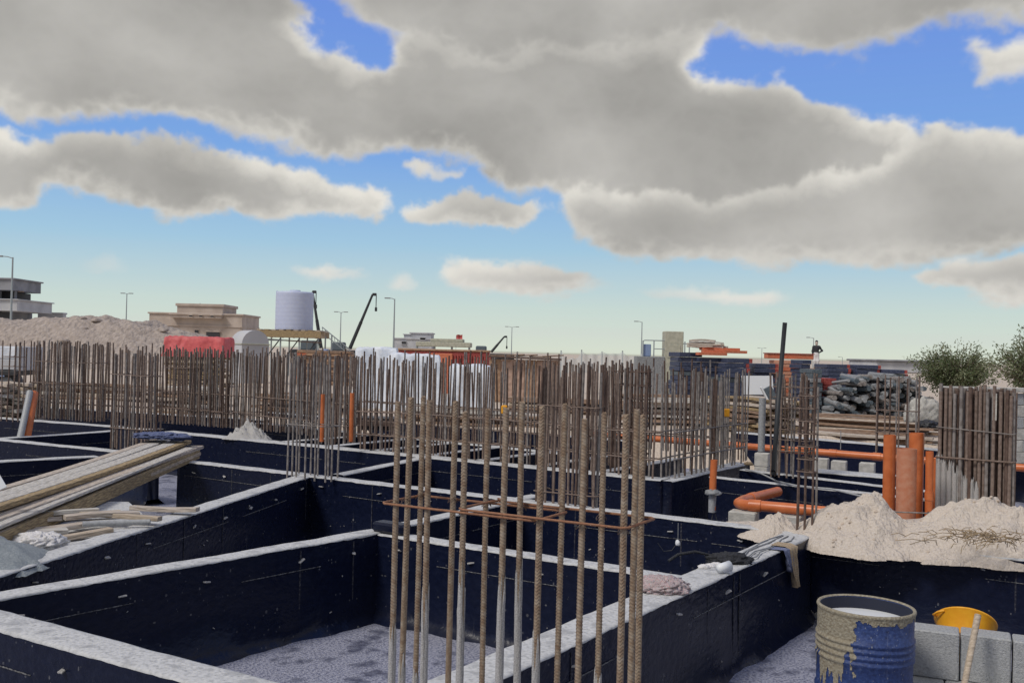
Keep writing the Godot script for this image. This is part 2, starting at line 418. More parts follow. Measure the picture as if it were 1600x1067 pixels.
# outlines of the clouds that stand in view, from far to near, as azimuth and elevation in degrees;
# each with its grey, the strength of its lit rim and the softness of its edge
const CLOUDS := [
	[[-36.0, 28.1, -14.5, 33.0, -13.5, 20.6, -13.0, 18.7, -12.0, 17.7, -11.4, 16.8, -10.9, 16.1, -9.2, 15.9, -7.7, 16.2, -6.8, 17.2, -6.5, 33.9, 8.3, 34.0, 9.4, 18.1, 10.3, 15.9, 11.6, 15.5, 13.4, 15.2, 15.3, 14.9, 16.2, 14.2, 18.5, 13.6, 22.1, 12.6, 22.9, 11.8, 21.5, 10.7, 17.6, 8.8, 10.7, 7.8, 2.7, 8.4, 1.6, 8.9, -0.2, 9.0, -2.6, 9.6, -4.3, 10.4, -6.1, 10.7, -9.0, 10.4, -10.8, 10.5, -13.3, 10.9, -16.0, 11.3, -18.4, 11.6, -20.4, 11.6, -23.2, 11.3, -25.7, 11.3, -27.4, 11.0, -35.4, 9.6], 0.395, 0.85, 0.6],
	[[-13.6, 33.2, 34.8, 29.7, 35.0, 17.7, 26.9, 16.9, 23.9, 16.7, 22.0, 16.3, 19.8, 16.0, 15.8, 16.1, 12.7, 16.4, 10.3, 16.9, 8.7, 16.5, 3.3, 15.8, -1.1, 15.7, -4.1, 15.9, -6.3, 16.2, -7.5, 16.6, -8.3, 17.5, -10.3, 18.3, -12.1, 19.1, -13.1, 20.6], 0.41, 0.5, 0.9],
	[[23.0, 15.7, 23.9, 16.3, 25.7, 16.2, 28.0, 16.3, 35.0, 15.2, 35.0, 13.2, 26.9, 14.0, 25.7, 13.9, 24.5, 14.1, 24.1, 15.0, 23.3, 15.3], 0.5, 1.0, 0.8],
	[[35.1, 10.2, 29.8, 11.0, 27.0, 11.4, 25.2, 11.8, 23.7, 12.0, 21.5, 11.6, 18.9, 10.5, 15.9, 9.7, 11.4, 9.2, 7.1, 8.9, 3.8, 9.0, 2.7, 8.6, 2.5, 7.8, 3.0, 7.2, 3.5, 6.2, 5.7, 5.5, 9.4, 5.4, 12.5, 5.2, 17.4, 5.0, 21.9, 5.2, 27.1, 5.6, 35.1, 5.5], 0.41, 0.62, 0.5],
	[[-35.4, 9.2, -27.4, 10.5, -24.1, 10.9, -21.2, 11.0, -18.1, 10.8, -14.6, 10.5, -12.2, 10.0, -9.7, 9.3, -7.5, 8.8, -6.3, 8.2, -7.5, 7.6, -10.4, 7.2, -12.1, 7.2, -14.6, 6.8, -16.6, 7.0, -17.9, 6.5, -19.1, 6.6, -19.9, 7.1, -21.2, 7.3, -23.4, 7.8, -25.0, 7.8, -25.3, 7.0, -26.1, 6.6, -27.3, 6.5, -35.3, 5.8], 0.42, 1.0, 0.45],
	[[21.8, 4.9, 23.5, 5.5, 25.9, 5.6, 28.2, 5.5, 35.1, 5.2, 35.2, 3.2, 28.3, 3.0, 25.9, 3.1, 24.1, 3.4, 22.6, 4.1, 21.9, 4.5], 0.5, 1.0, 0.4],
	[[-5.6, 8.2, -4.2, 8.7, -2.4, 8.9, -0.2, 8.9, 1.6, 8.6, 2.2, 7.9, 0.9, 7.3, -0.9, 6.9, -3.1, 6.9, -4.6, 7.1, -5.5, 7.5], 0.47, 0.95, 0.35],
	[[-6.8, 10.4, -5.4, 10.7, -3.9, 10.3, -3.3, 10.0, -3.7, 9.3, -4.6, 9.6, -5.7, 9.7, -6.6, 10.0], 0.6, 1.0, 0.4],
	[[-4.5, 4.3, -3.0, 5.1, -0.5, 5.4, 1.7, 5.4, 3.6, 4.9, 5.0, 4.4, 6.7, 3.9, 4.7, 3.6, 3.2, 3.1, 0.7, 3.0, -1.2, 3.3, -2.6, 3.4, -4.1, 3.7], 0.52, 0.9, 0.5],
	[[-12.9, 4.3, -11.0, 4.6, -8.8, 4.4, -8.1, 4.0, -10.3, 3.7, -12.0, 3.8], 0.62, 0.8, 0.6],
	[[-7.4, 4.0, -6.3, 4.3, -5.9, 3.8, -7.0, 3.5], 0.6, 0.7, 0.6],
	[[6.5, 3.6, 9.4, 3.8, 11.9, 3.6, 14.3, 3.8, 15.9, 3.4, 14.3, 3.0, 10.8, 3.1, 8.0, 3.1], 0.56, 0.9, 0.6],
	[[-23.8, 4.1, -22.4, 4.4, -21.3, 4.0, -22.4, 3.7, -23.5, 3.9], 0.62, 0.7, 0.7],
]

func outline_distance(p: Vector2, poly: Array) -> float:
	var best := 1e9
	var inside := false
	var n := poly.size() / 2
	var a := Vector2(poly[2 * n - 2], poly[2 * n - 1])
	for i in n:
		var b := Vector2(poly[2 * i], poly[2 * i + 1])
		var ab := b - a
		var t := clampf((p - a).dot(ab) / maxf(ab.length_squared(), 1e-9), 0.0, 1.0)
		best = minf(best, p.distance_squared_to(a + ab * t))
		if (a.y > p.y) != (b.y > p.y) and p.x < (b.x - a.x) * (p.y - a.y) / (b.y - a.y) + a.x:
			inside = not inside
		a = b
	return sqrt(best) if inside else -sqrt(best)

# clear air: pale at the horizon, deep blue higher up (linear)
func clear_sky(el: float) -> Color:
	if el < 2.5: return L(0.68, 0.73, 0.62).lerp(L(0.58, 0.69, 0.65), el / 2.5)
	if el < 6.0: return L(0.58, 0.69, 0.65).lerp(L(0.36, 0.57, 0.74), (el - 2.5) / 3.5)
	if el < 11.0: return L(0.36, 0.57, 0.74).lerp(L(0.2, 0.39, 0.77), (el - 6.0) / 5.0)
	if el < 20.0: return L(0.2, 0.39, 0.77).lerp(L(0.15, 0.28, 0.74), (el - 11.0) / 9.0)
	return L(0.15, 0.28, 0.74).lerp(L(0.1, 0.2, 0.6), clampf((el - 20.0) / 60.0, 0, 1))

# broken cloud for the directions out of view, of the same kind and cover
func other_sky(dir: Vector3, el: float, n: FastNoiseLite) -> Color:
	var q := dir / (dir.y + 0.2)
	var d := n.get_noise_3d(q.x, 0.0, q.z) + 0.16
	var cloud := L(0.8, 0.775, 0.71).lerp(L(0.39, 0.38, 0.36), pow(smoothstep(-0.02, 0.3, d), 0.6))
	return clear_sky(el).lerp(cloud, smoothstep(-0.03, 0.09, d))

func direction(az: float, el: float) -> Vector3:
	var e := deg_to_rad(el)
	var a := deg_to_rad(az)
	return Vector3(sin(a) * cos(e), sin(e), -cos(a) * cos(e))

func make_sky() -> Sky:
	var far := noise(301, 0.9, FastNoiseLite.TYPE_SIMPLEX_SMOOTH, 5)
	var pano := Image.create(1024, 256, false, Image.FORMAT_RGB8)
	for j in 256:
		for i in 1024:
			var el := 90.0 - (j + 0.5) * 90.0 / 256.0
			pano.set_pixel(i, j, other_sky(direction((i + 0.5) * 360.0 / 1024.0 - 180.0, el), el, far).linear_to_srgb())
	pano.resize(4096, 1024, Image.INTERPOLATE_CUBIC)
	# the part in view: 4096 / 360 pixels to the degree
	var x0 := 1536
	var y0 := 560
	var w := 1024
	var h := 464
	# distance to every outline on a half degree grid, refined four times
	var fields := []
	for c in CLOUDS:
		var lo := Vector2(1e9, 1e9)
		var hi := -lo
		for k in c[0].size() / 2:
			lo = lo.min(Vector2(c[0][2 * k], c[0][2 * k + 1]))
			hi = hi.max(Vector2(c[0][2 * k], c[0][2 * k + 1]))
		var im := Image.create(192, 96, false, Image.FORMAT_RF)
		for j in 96:
			for i in 192:
				var p := Vector2((i + 0.5) * 0.5 - 48.0, (j + 0.5) * 0.5 - 3.0)
				var d := -4.0
				if p.x > lo.x - 4.0 and p.x < hi.x + 4.0 and p.y > lo.y - 4.0 and p.y < hi.y + 4.0: d = clampf(outline_distance(p, c[0]), -4.0, 6.0)
				im.set_pixel(i, j, Color(d, 0, 0))
		im.resize(768, 384, Image.INTERPOLATE_CUBIC)
		fields.append([im.get_data().to_float32_array(), c[1], c[2], c[3], lo, hi])
	var wx := air(302, 0.16, FastNoiseLite.TYPE_SIMPLEX_SMOOTH, 5)
	var wy := air(303, 0.16, FastNoiseLite.TYPE_SIMPLEX_SMOOTH, 5)
	var lumps := noise(304, 0.42, FastNoiseLite.TYPE_SIMPLEX_SMOOTH, 5)
	var shade := noise(305, 0.07, FastNoiseLite.TYPE_SIMPLEX_SMOOTH, 3)
	var view := Image.create(w, h, false, Image.FORMAT_RGB8)
	for j in h:
		var el := 90.0 - (y0 + j + 0.5) * 180.0 / 2048.0
		var size := clampf(0.35 + el / 14.0, 0.4, 1.25)
		for i in w:
			var az := (x0 + i + 0.5) * 360.0 / 4096.0 - 180.0
			var v := el * lerpf(2.2, 1.5, clampf(el / 12.0, 0, 1))
			var c := clear_sky(el)
			# puffs: every outline is displaced by the same turbulent air
			var px := az + wx.get_noise_2d(az, v) * 1.5 * size
			var puff := 1.0 - absf(lumps.get_noise_2d(az, v)) * 2.6
			var py := el + wy.get_noise_2d(az, v) * 0.85 * size - puff * 0.22 * size
			var sh := shade.get_noise_2d(az, v)
			for f in fields:
				if px < f[4].x - 1.5 or px > f[5].x + 1.5 or py < f[4].y - 1.5 or py > f[5].y + 1.5: continue
				var d := cell(f[0], px, py)
				var soft: float = f[3]
				var cover := smoothstep(-0.15 * soft, 1.05 * soft, d + 0.1 + sh * 0.3)
				if cover <= 0.0: continue
				# the sun stands above: rims that face up are lit, the fringe below is paler than the body
				var above := cell(f[0], px + 0.25, py + 0.75 * size)
				var below := cell(f[0], px, py - 0.55 * size)
				var rim: float = smoothstep(1.1, -0.4, above + puff * 0.25) * f[2] * clampf(0.72 + sh * 1.3, 0.3, 1.0)
				var fringe: float = smoothstep(0.9, -0.2, below) * 0.42 * f[2]
				var thin := 1.0 - smoothstep(0.0, 1.1, d)
				var lit := clampf(maxf(rim, fringe) * (0.62 + 0.42 * puff) + thin * 0.2, 0.0, 1.0)
				var g: float = f[1] * (1.04 + sh * 0.34 + (puff - 0.45) * 0.03)
				var body := L(g * 1.025, g, g * 0.945)
				c = c.lerp(body.lerp(L(0.8, 0.775, 0.71), lit), cover)
			var edge := smoothstep(45.0, 36.0, absf(az)) * smoothstep(40.0, 30.0, el)
			if edge < 1.0: c = other_sky(direction(az, el), el, far).lerp(c, edge)
			view.set_pixel(i, j, c.linear_to_srgb())
	pano.blit_rect(view, Rect2i(0, 0, w, h), Vector2i(x0, y0))
	var all := Image.create(4096, 2048, false, Image.FORMAT_RGB8)
	all.fill(L(0.4, 0.36, 0.31).linear_to_srgb())
	all.blit_rect(pano, Rect2i(0, 0, 4096, 1024), Vector2i.ZERO)
	var m := PanoramaSkyMaterial.new()
	m.panorama = ImageTexture.create_from_image(all)
	var s := Sky.new()
	s.sky_material = m
	return s

func air(seed_: int, freq: float, kind: FastNoiseLite.NoiseType, octaves: int) -> FastNoiseLite:
	var n := noise(seed_, freq, kind, octaves)
	n.fractal_gain = 0.42
	return n

func cell(a: PackedFloat32Array, az: float, el: float) -> float:
	return a[clampi(int((el + 3.0) * 8.0), 0, 383) * 768 + clampi(int((az + 48.0) * 8.0), 0, 767)]

func make_light() -> void:
	var cam := Camera3D.new()
	cam.name = "camera"
	cam.fov = 37.760
	cam.near = 0.05
	cam.far = 2000.0
	add_child(cam)
	cam.transform = Transform3D(Basis(Vector3(0.999701, 0.024431, 0.000258), Vector3(-0.024432, 0.999646, 0.010556), Vector3(-0.000000, -0.010559, 0.999944)), Vector3(0, 1.65, 0))
	cam.current = true
	var e := Environment.new()
	e.background_mode = Environment.BG_SKY
	e.sky = make_sky()
	e.sky_rotation = Vector3(0, PI, 0)
	e.background_energy_multiplier = 1.0
	e.tonemap_mode = Environment.TONE_MAPPER_LINEAR
	e.tonemap_exposure = 1.0
	e.sdfgi_enabled = true
	e.ssao_enabled = true
	e.ssil_enabled = true
	var we := WorldEnvironment.new()
	we.name = "environment"
	we.environment = e
	add_child(we)
	var sun := DirectionalLight3D.new()
	sun.name = "sun"
	sun.light_energy = 0.68
	sun.light_angular_distance = 14.0
	sun.light_color = Color(1.0, 0.975, 0.94)
	sun.shadow_enabled = true
	add_child(sun)
	sun.look_at_from_position(Vector3(-6, 9, 5), Vector3.ZERO)

# ---------------------------------------------------------------- ground

# how far a point lies inside the excavation (metres, negative outside)
func in_pit(x: float, z: float) -> float:
	var s := x * ALONG.x + z * ALONG.z
	var t := x * ACROSS.x + z * ACROSS.z
	var back := 14.5 + clampf((s + 20.0) / 15.0, 0.0, 1.0) * 7.1
	return minf(minf(s + 24.0, 14.0 - s), minf(t + 8.0, back - t))

func ground_height(x: float, z: float) -> float:
	var inside := in_pit(x, z)
	var n: float = cache.ground_noise.get_noise_2d(x, z) * 0.12 + cache.ground_noise.get_noise_2d(x * 6.0, z * 6.0) * 0.03
	var far := clampf((Vector2(x, z).length() - 60.0) / 100.0, 0.0, 1.0)
	return lerpf(-0.04 + n * (1.0 - far), -0.95, smoothstep(-0.35, 0.35, inside))

func spaced(lo: float, hi: float, fine_lo: float, fine_hi: float, step: float) -> Array:
	var out := []
	var x := fine_lo
	var s := step
	var low := []
	while x > lo:
		s *= 1.25
		x -= s
		low.append(maxf(x, lo))
	low.reverse()
	out.append_array(low)
	x = fine_lo
	while x < fine_hi:
		out.append(x)
		x += step
	s = step
	while x < hi:
		out.append(x)
		x += s
		s *= 1.25
	out.append(hi)
	return out

func make_ground() -> void:
	cache.ground_noise = noise(401, 0.25, FastNoiseLite.TYPE_SIMPLEX_SMOOTH, 4)
	var xs := spaced(-900.0, 900.0, -26.0, 26.0, 0.45)
	var zs := spaced(-1500.0, 400.0, -50.0, 12.0, 0.45)
	var st := new_st(true)
	var g := []
	for z in zs:
		var row := []
		for x in xs: row.append(Vector3(x, ground_height(x, z), z))
		g.append(row)
	for j in zs.size() - 1:
		for i in xs.size() - 1:
			quad(st, g[j][i], g[j][i + 1], g[j + 1][i + 1], g[j + 1][i])
	structure(done(st), "ground", M.sand)
	# the blinding under all the bays
	var c := []
	for q in [[-24.3, -8.3], [14.3, -8.3], [14.3, 21.8], [-24.3, 21.8]]:
		# s and t are coordinates along the two (not quite square) wall directions
		var det := ALONG.x * ACROSS.z - ALONG.z * ACROSS.x
		c.append(Vector3((q[0] * ACROSS.z - ALONG.z * q[1]) / det, 0, (ALONG.x * q[1] - q[0] * ACROSS.x) / det))
	structure(slab(c, -0.76, -0.9), "pit_floor", M.screed)

# ---------------------------------------------------------------- foundation walls

# a coated wall from a to b (centre line of its top)
func wall(label: String, a: Vector3, b: Vector3, width := 0.25, depth := 0.8, lift := 0.0, near := false, lap := 0.2) -> Node3D:
	var t := thing("foundation_wall", label, "wall", Vector3(a.x, -depth, a.z), 0.0, "bitumen coated foundation walls")
	t.set_meta("kind", "thing")
	var dir := Vector3(b.x - a.x, 0, b.z - a.z)
	var len := dir.length()
	dir /= len
	t.basis = Basis(dir, Vector3.UP, dir.cross(Vector3.UP))
	var n := noise(500 + taken["foundation_wall"], 1.0, FastNoiseLite.TYPE_SIMPLEX_SMOOTH, 3)
	var step := 0.05 if near else 0.14
	var count := maxi(2, int(len / step))
	var w := width * 0.5
	var h := depth + lift
	var st := new_st(true)
	var cap := new_st(true)
	var last := []
	var last_cap := []
	for i in count + 1:
		var x := len * i / count
		var wav := n.get_noise_2d(x * 0.7, 3.0) * 0.008
		var r0 := n.get_noise_2d(x * 0.9, 20.0)
		var r1 := n.get_noise_2d(x * 0.9, 40.0)
		var f0 := n.get_noise_2d(x * 14.0, 60.0)
		var f1 := n.get_noise_2d(x * 14.0, 80.0)
		var skirt0 := maxf(0.02, 0.07 + 0.06 * r0 + 0.03 * n.get_noise_2d(x * 1.8, 61.0))
		var skirt1 := maxf(0.02, 0.07 + 0.06 * r1 + 0.03 * n.get_noise_2d(x * 1.8, 81.0))
		var up := n.get_noise_2d(x * 1.3, 100.0) * 0.008
		var sec := [Vector3(x, 0.03, -w - skirt0 - 0.05), Vector3(x, 0.056, -w - skirt0), Vector3(x, 0.13, -w - 0.008 + wav), Vector3(x, h * 0.55, -w + wav), Vector3(x, h - 0.012, -w + wav * 0.4), Vector3(x, h - 0.012, w + wav * 0.4), Vector3(x, h * 0.55, w + wav), Vector3(x, 0.13, w + 0.008 + wav), Vector3(x, 0.056, w + skirt1), Vector3(x, 0.03, w + skirt1 + 0.05)]
		var e0 := 0.006 + 0.006 * f0
		var e1 := 0.006 + 0.006 * f1
		var drop0 := 0.0145 + 0.006 * r0 + 0.008 * f0
		var drop1 := 0.0145 + 0.006 * r1 + 0.008 * f1
		var cs := [Vector3(x, h - drop0, -w - 0.0035 + wav * 0.4), Vector3(x, h - 0.006 + up, -w - e0 * 0.5 + wav * 0.4), Vector3(x, h + up, -w + 0.012 + e0), Vector3(x, h + up + 0.004 * f0, -w * 0.4), Vector3(x, h + up + 0.004 * f1, w * 0.4), Vector3(x, h + up, w - 0.012 - e1), Vector3(x, h - 0.006 + up, w + e1 * 0.5 + wav * 0.4), Vector3(x, h - drop1, w + 0.0035 + wav * 0.4)]
		if i > 0:
			for k in sec.size() - 1:
				if k != 4: quad(st, last[k], last[k + 1], sec[k + 1], sec[k])
			for k in cs.size() - 1: quad(cap, last_cap[k], last_cap[k + 1], cs[k + 1], cs[k])
		if i == 0 or i == count:
			var s2 := [sec[2], sec[4], sec[5], sec[7]]
			if i == 0: quad(st, s2[0], s2[3], s2[2], s2[1])
			else: quad(st, s2[0], s2[1], s2[2], s2[3])
		last = sec
		last_cap = cs
	part(done(st), "coated_face", M.bitumen, t)
	part(done(cap), "concrete_top", M.concrete_top, t)
	if lap > 0.0:
		# the bare line where two coats of membrane meet, broken here and there
		var r := RandomNumberGenerator.new()
		r.seed = 900 + taken["foundation_wall"]
		for side in [-1.0, 1.0]:
			var x := r.randf() * 0.8
			while x < len - 0.3:
				var l := minf(r.randf_range(0.6, 2.2), len - x - 0.05)
				part(box(Vector3(snappedf(l, 0.1), 0.007, 0.008), 0.002), "membrane_edge", M.dust_line, t, Transform3D(Basis(Vector3.FORWARD, r.randf_range(-0.006, 0.006)), Vector3(x + l * 0.5, h - lap, side * (w + 0.004))))
				x += l + r.randf_range(0.1, 1.2)
			if near:
				for k in int(len / 1.7) + 1:
					var px := r.randf() * len
					part(box(Vector3(0.015, snappedf(h - 0.16, 0.05), 0.006), 0.002), "vertical_seam", M.dust_seam, t, Transform3D(Basis(Vector3.BACK, r.randfn(0, 0.006)), Vector3(px, h * 0.5 + 0.04, side * (w + 0.002))))
				# ends of the shutter ties, in a row below the top
				var tx := 0.35
				while tx < len - 0.1:
					part(box(Vector3(0.06, 0.012, 0.03), 0.003), "tie_plate", M.cement, t, Transform3D(Basis.from_euler(Vector3(r.randfn(0.0, 0.3), r.randfn(0, 0.5), r.randfn(0.15, 0.2))), Vector3(tx, h - 0.13 + r.randfn(0, 0.012), side * (w + 0.008))))
					tx += r.randf_range(0.55, 0.95)
				for k in int(len * 1.6):
					var s := r.randf_range(0.008, 0.022)
					part(box(Vector3(0.03, 0.012, 0.012), 0.004), "tie_stub", M.cement, t, Transform3D(Basis.from_euler(Vector3(r.randf() * 3, r.randf() * 3, r.randf() * 3)).scaled(Vector3.ONE * s * 50.0), Vector3(r.randf() * len, r.randf_range(0.15, h - 0.06), side * (w + 0.004))))
	return t

func make_walls() -> void:
	wall("nearest wide-topped wall crossing the bottom left corner towards the front rebar cage", Vector3(-3.936, 0.000, -6.480), Vector3(4.2, 0, -1.6), 0.25, 0.8, 0.0, true)
	wall("black wall running from the bottom left corner up to the middle cross joint", Vector3(-3.437, 0.000, -6.254), Vector3(-1.178, 0.000, -9.080), 0.19, 0.8, 0.004, true)
	wall("continuation of a thin wall behind the front rebar cage, bridging to the long wall", Vector3(-1.170, 0.000, -9.113), Vector3(0.325, 0.000, -11.560), 0.17, 0.8, 0.006, true)
	wall("wall with pale top passing behind the front rebar cage to the ragged wall", Vector3(-1.200, 0.000, -9.076), Vector3(1.384, 0.000, -7.436), 0.18, 0.8, -0.003, true)
	wall("longest wall, crossing the whole site and buried under sand at its right end", Vector3(-4.630, 0.000, -14.198), Vector3(4.887, 0.000, -8.230), 0.2, 0.8, 0.002, true)
	wall("broad wall with rags on its top between front cage and sand mounds", Vector3(-0.435, 0.000, -4.666), Vector3(2.719, 0.000, -9.377), 0.27, 0.8, 0.007, true)
	wall("skewed wall beside the loose planks, lit blue on its inner face", Vector3(-3.740, 0.000, -6.499), Vector3(-2.650, 0.000, -12.826), 0.22, 0.8, -0.002, true)
	wall("wall carrying the dense row of starter bars in the middle", Vector3(-6.431, 0.000, -18.790), Vector3(2.095, 0.000, -13.349), 0.3, 0.8, 0.003)
	wall("short return wall at the corner of the dense starter bars", Vector3(2.032, 0.000, -13.270), Vector3(3.665, 0.000, -15.789), 0.3, 0.8, -0.004)
	wall("thin cross wall between the long wall and the starter bar wall", Vector3(-2.233, 0.000, -12.976), Vector3(-1.164, 0.000, -15.723), 0.18, 0.8, 0.005)
	wall("upper of two thin walls behind the orange pipe elbow", Vector3(3.456, 0.000, -14.798), Vector3(5.563, 0.000, -12.677), 0.14, 0.8, 0.0)
	wall("lower of two thin walls behind the orange pipe elbow", Vector3(2.808, 0.000, -13.832), Vector3(5.173, 0.000, -11.958), 0.14, 0.8, 0.002)
	wall("broad pale topped ground beam in front of the long drain pipe", Vector3(4.577, 0.000, -14.869), Vector3(5.537, 0.000, -14.295), 0.5, 0.8, 0.004)
	wall("black wall at the far edge of the pit beyond the long drain pipe", Vector3(4.965, 0.000, -21.939), Vector3(9.819, 0.000, -16.956), 0.35, 0.85, 0.02)
	wall("leftmost thin wall running down towards the plank stack", Vector3(-10.323, 0.000, -17.594), Vector3(-5.279, 0.000, -14.841), 0.2, 0.8, 0.001)
	wall("thin wall rising to the rebar cage behind the plank stack", Vector3(-8.631, -0.000, -16.518), Vector3(-7.406, -0.000, -18.641), 0.18, 0.8, 0.004)
	wall("short thin wall half hidden under the plank stack", Vector3(-7.236, 0.000, -13.220), Vector3(-5.971, 0.000, -14.451), 0.18, 0.8, 0.006)
	wall("left back wall behind the leaning orange and grey pipes", Vector3(-11.882, 0.000, -21.649), Vector3(-6.708, 0.000, -19.168), 0.25, 0.8, 0.0)
	wall("far wall behind the left rebar cages", Vector3(-14.290, 0.000, -26.018), Vector3(-5.395, -0.000, -22.349), 0.25, 0.8, 0.0)
	wall("middle far wall between rows of starter bars", Vector3(-5.467, 0.000, -21.512), Vector3(0.891, 0.000, -16.517), 0.22, 0.8, 0.0)
	wall("back wall under the furthest rebar", Vector3(-6.026, 0.000, -24.943), Vector3(2.489, 0.000, -19.073), 0.22, 0.8, 0.003)
	var lump := part(box(Vector3(0.34, 0.09, 0.16), 0.02), "coated_block", M.bitumen, self, Transform3D(Basis(ALONG, Vector3.UP, ALONG.cross(Vector3.UP)), Vector3(-1.039, 0.050, -8.979)))
	tag(lump, "black coated block on the joint of the two thin walls", "block")
	for k in 7:
		var p := Vector3(-4.186, 0.000, -17.380).lerp(Vector3(1.870, 0.000, -13.578), (k + 0.3) / 7.0)
		wall("%s short tie beam from the left between the starter bar walls" % ["first", "second", "third", "fourth", "fifth", "sixth", "seventh"][k], p, p + ACROSS * 2.6, 0.16, 0.8, 0.009, false, 0.0)

# ---------------------------------------------------------------- reinforcement


func plain_bar(r: float) -> Mesh:
	var key := "bar%.4f" % r
	if not cache.has(key):
		cache[key] = done_with_caps([Vector3.ZERO, Vector3(0, 0.5, 0), Vector3(0, 1, 0)], r, 8 if r < 0.03 else 12, -1.0)
	return cache[key]

# a deformed bar with its ribs, one metre and a half
func ribbed_bar(r: float, length: float) -> Mesh:
	var key := "rib%.4f_%.2f" % [r, length]
	if cache.has(key): return cache[key]
	var pts := []
	var st := new_st(true)
	var sides := 10
	var pitch := 0.0135
	var n := int(length / pitch)
	var rings := []
	for i in n:
		for e in [[0.0, 0.95], [0.3, 0.95], [0.45, 1.07], [0.7, 1.07], [0.85, 0.95]]:
			var ring := []
			for k in sides:
				var a := TAU * k / sides
				# ribs are slanted and stop at the two long fins
				var fin := 1.0 if absf(sin(a)) > 0.12 else 1.08
				ring.append(Vector3(cos(a) * r * (e[1] if fin == 1.0 else 1.06), (i + e[0]) * pitch + sin(a) * 0.006 * signf(cos(a)), sin(a) * r * (e[1] if fin == 1.0 else 1.06)))
			rings.append(ring)
	for i in rings.size() - 1:
		for k in sides:
			var l := (k + 1) % sides
			quad(st, rings[i][k], rings[i + 1][k], rings[i + 1][l], rings[i][l])
	st.set_smooth_group(-1)
	var top: Array = rings[rings.size() - 1]
	for k in range(1, sides - 1): tri(st, top[0], top[k], top[k + 1])
	cache[key] = done(st)
	return cache[key]

func stirrup(la: float, lb: float, r: float, hook := true) -> Mesh:
	var key := "stirrup%.3f_%.3f_%.4f" % [la, lb, r]
	if cache.has(key): return cache[key]
	var st := new_st(true)
	var pts := []
	var c := 0.02
	var a := la * 0.5
	var b := lb * 0.5
	for q in [[-a + c, -b], [a - c, -b], [a, -b + c], [a, b - c], [a - c, b], [-a + c, b], [-a, b - c], [-a, -b + c], [-a + c, -b]]:
		pts.append(Vector3(q[0], 0, q[1]))
	add_tube(st, pts, r, 6)
	if hook: add_tube(st, [Vector3(-a + c, r * 2.0, -b), Vector3(-a + 0.1, r * 2.0, -b + 0.07)], r, 6)
	cache[key] = done(st)
	return cache[key]

# a bundle of column starters: na bars on each long side, nb more on each short one
func cage(label: String, at: Vector3, la: float, lb: float, na: int, nb: int, height: float, r: float, ties: Array, m := "rust", dir := ALONG, lean := 0.017, group := "column starter bars") -> Node3D:
	var t := thing("rebar_cage", label, "rebar", at, 0.0, group)
	t.basis = Basis(dir, Vector3.UP, dir.cross(Vector3.UP).normalized())
	var spots := []
	for i in na:
		var x := lerpf(-la * 0.5, la * 0.5, float(i) / maxi(1, na - 1))
		spots.append(Vector2(x, -lb * 0.5))
		spots.append(Vector2(x, lb * 0.5))
	for i in nb:
		var z := lerpf(-lb * 0.5, lb * 0.5, (i + 1.0) / (nb + 1.0))
		spots.append(Vector2(-la * 0.5, z))
		spots.append(Vector2(la * 0.5, z))
	var mats := [M[m], M[m], M.rust_dark if m == "rust" else M[m], M.rust_grey if m == "rust" else M[m]]
	for s in spots:
		var h := height * rng.randf_range(0.95, 1.03)
		var b := Basis.from_euler(Vector3(rng.randfn(0, lean), rng.randf() * TAU, rng.randfn(0, lean)))
		part(plain_bar(r), "bar", mats[rng.randi() % 4], t, Transform3D(b.scaled_local(Vector3(1, h + 0.03, 1)), Vector3(s.x + rng.randfn(0, r * 0.8), -0.03, s.y + rng.randfn(0, r * 0.8))))
	for y in ties:
		part(stirrup(la + r * 3.0, lb + r * 3.0, r * 0.55), "tie", M[m], t, Transform3D(Basis.from_euler(Vector3(rng.randfn(0, 0.012), 0, rng.randfn(0, 0.012))), Vector3(0, y, 0)))
	return t

# starter bars in a row (two leaves) along a wall
func bar_row(label: String, a: Vector3, b: Vector3, spacing: float, gap: float, height: float, r: float, m := "rust") -> Node3D:
	var t := thing("starter_bar_row", label, "rebar", a, 0.0, "rows of wall starter bars")
	var d := Vector3(b.x - a.x, 0, b.z - a.z)
	var len := d.length()
	d /= len
	t.basis = Basis(d, Vector3.UP, d.cross(Vector3.UP))
	var mats := [M[m], M[m], M.rust_dark, M.rust_grey]
	for side in [-0.5, 0.5]:
		var x: float = spacing * (0.25 + 0.5 * (side + 0.5))
		while x < len:
			var h := height * rng.randf_range(0.88, 1.04)
			var bs := Basis.from_euler(Vector3(rng.randfn(0, 0.018), 0, rng.randfn(0, 0.022)))
			part(plain_bar(r), "bar", mats[rng.randi() % 4], t, Transform3D(bs.scaled_local(Vector3(1, h + 0.03, 1)), Vector3(x + rng.randfn(0, 0.02), -0.03, side * gap)))
			x += spacing * (1.0 if rng.randf() > 0.12 else 1.9)
		for y in [0.25, 0.62]:
			part(tube([Vector3(0.02, y, side * gap + 0.018 * signf(side)), Vector3(len * 0.5, y + rng.randf_range(-0.02, 0.02), side * gap + 0.018 * signf(side)), Vector3(len - 0.02, y, side * gap + 0.018 * signf(side))], r * 0.8, 6), "distribution_bar", M[m], t)
	return t

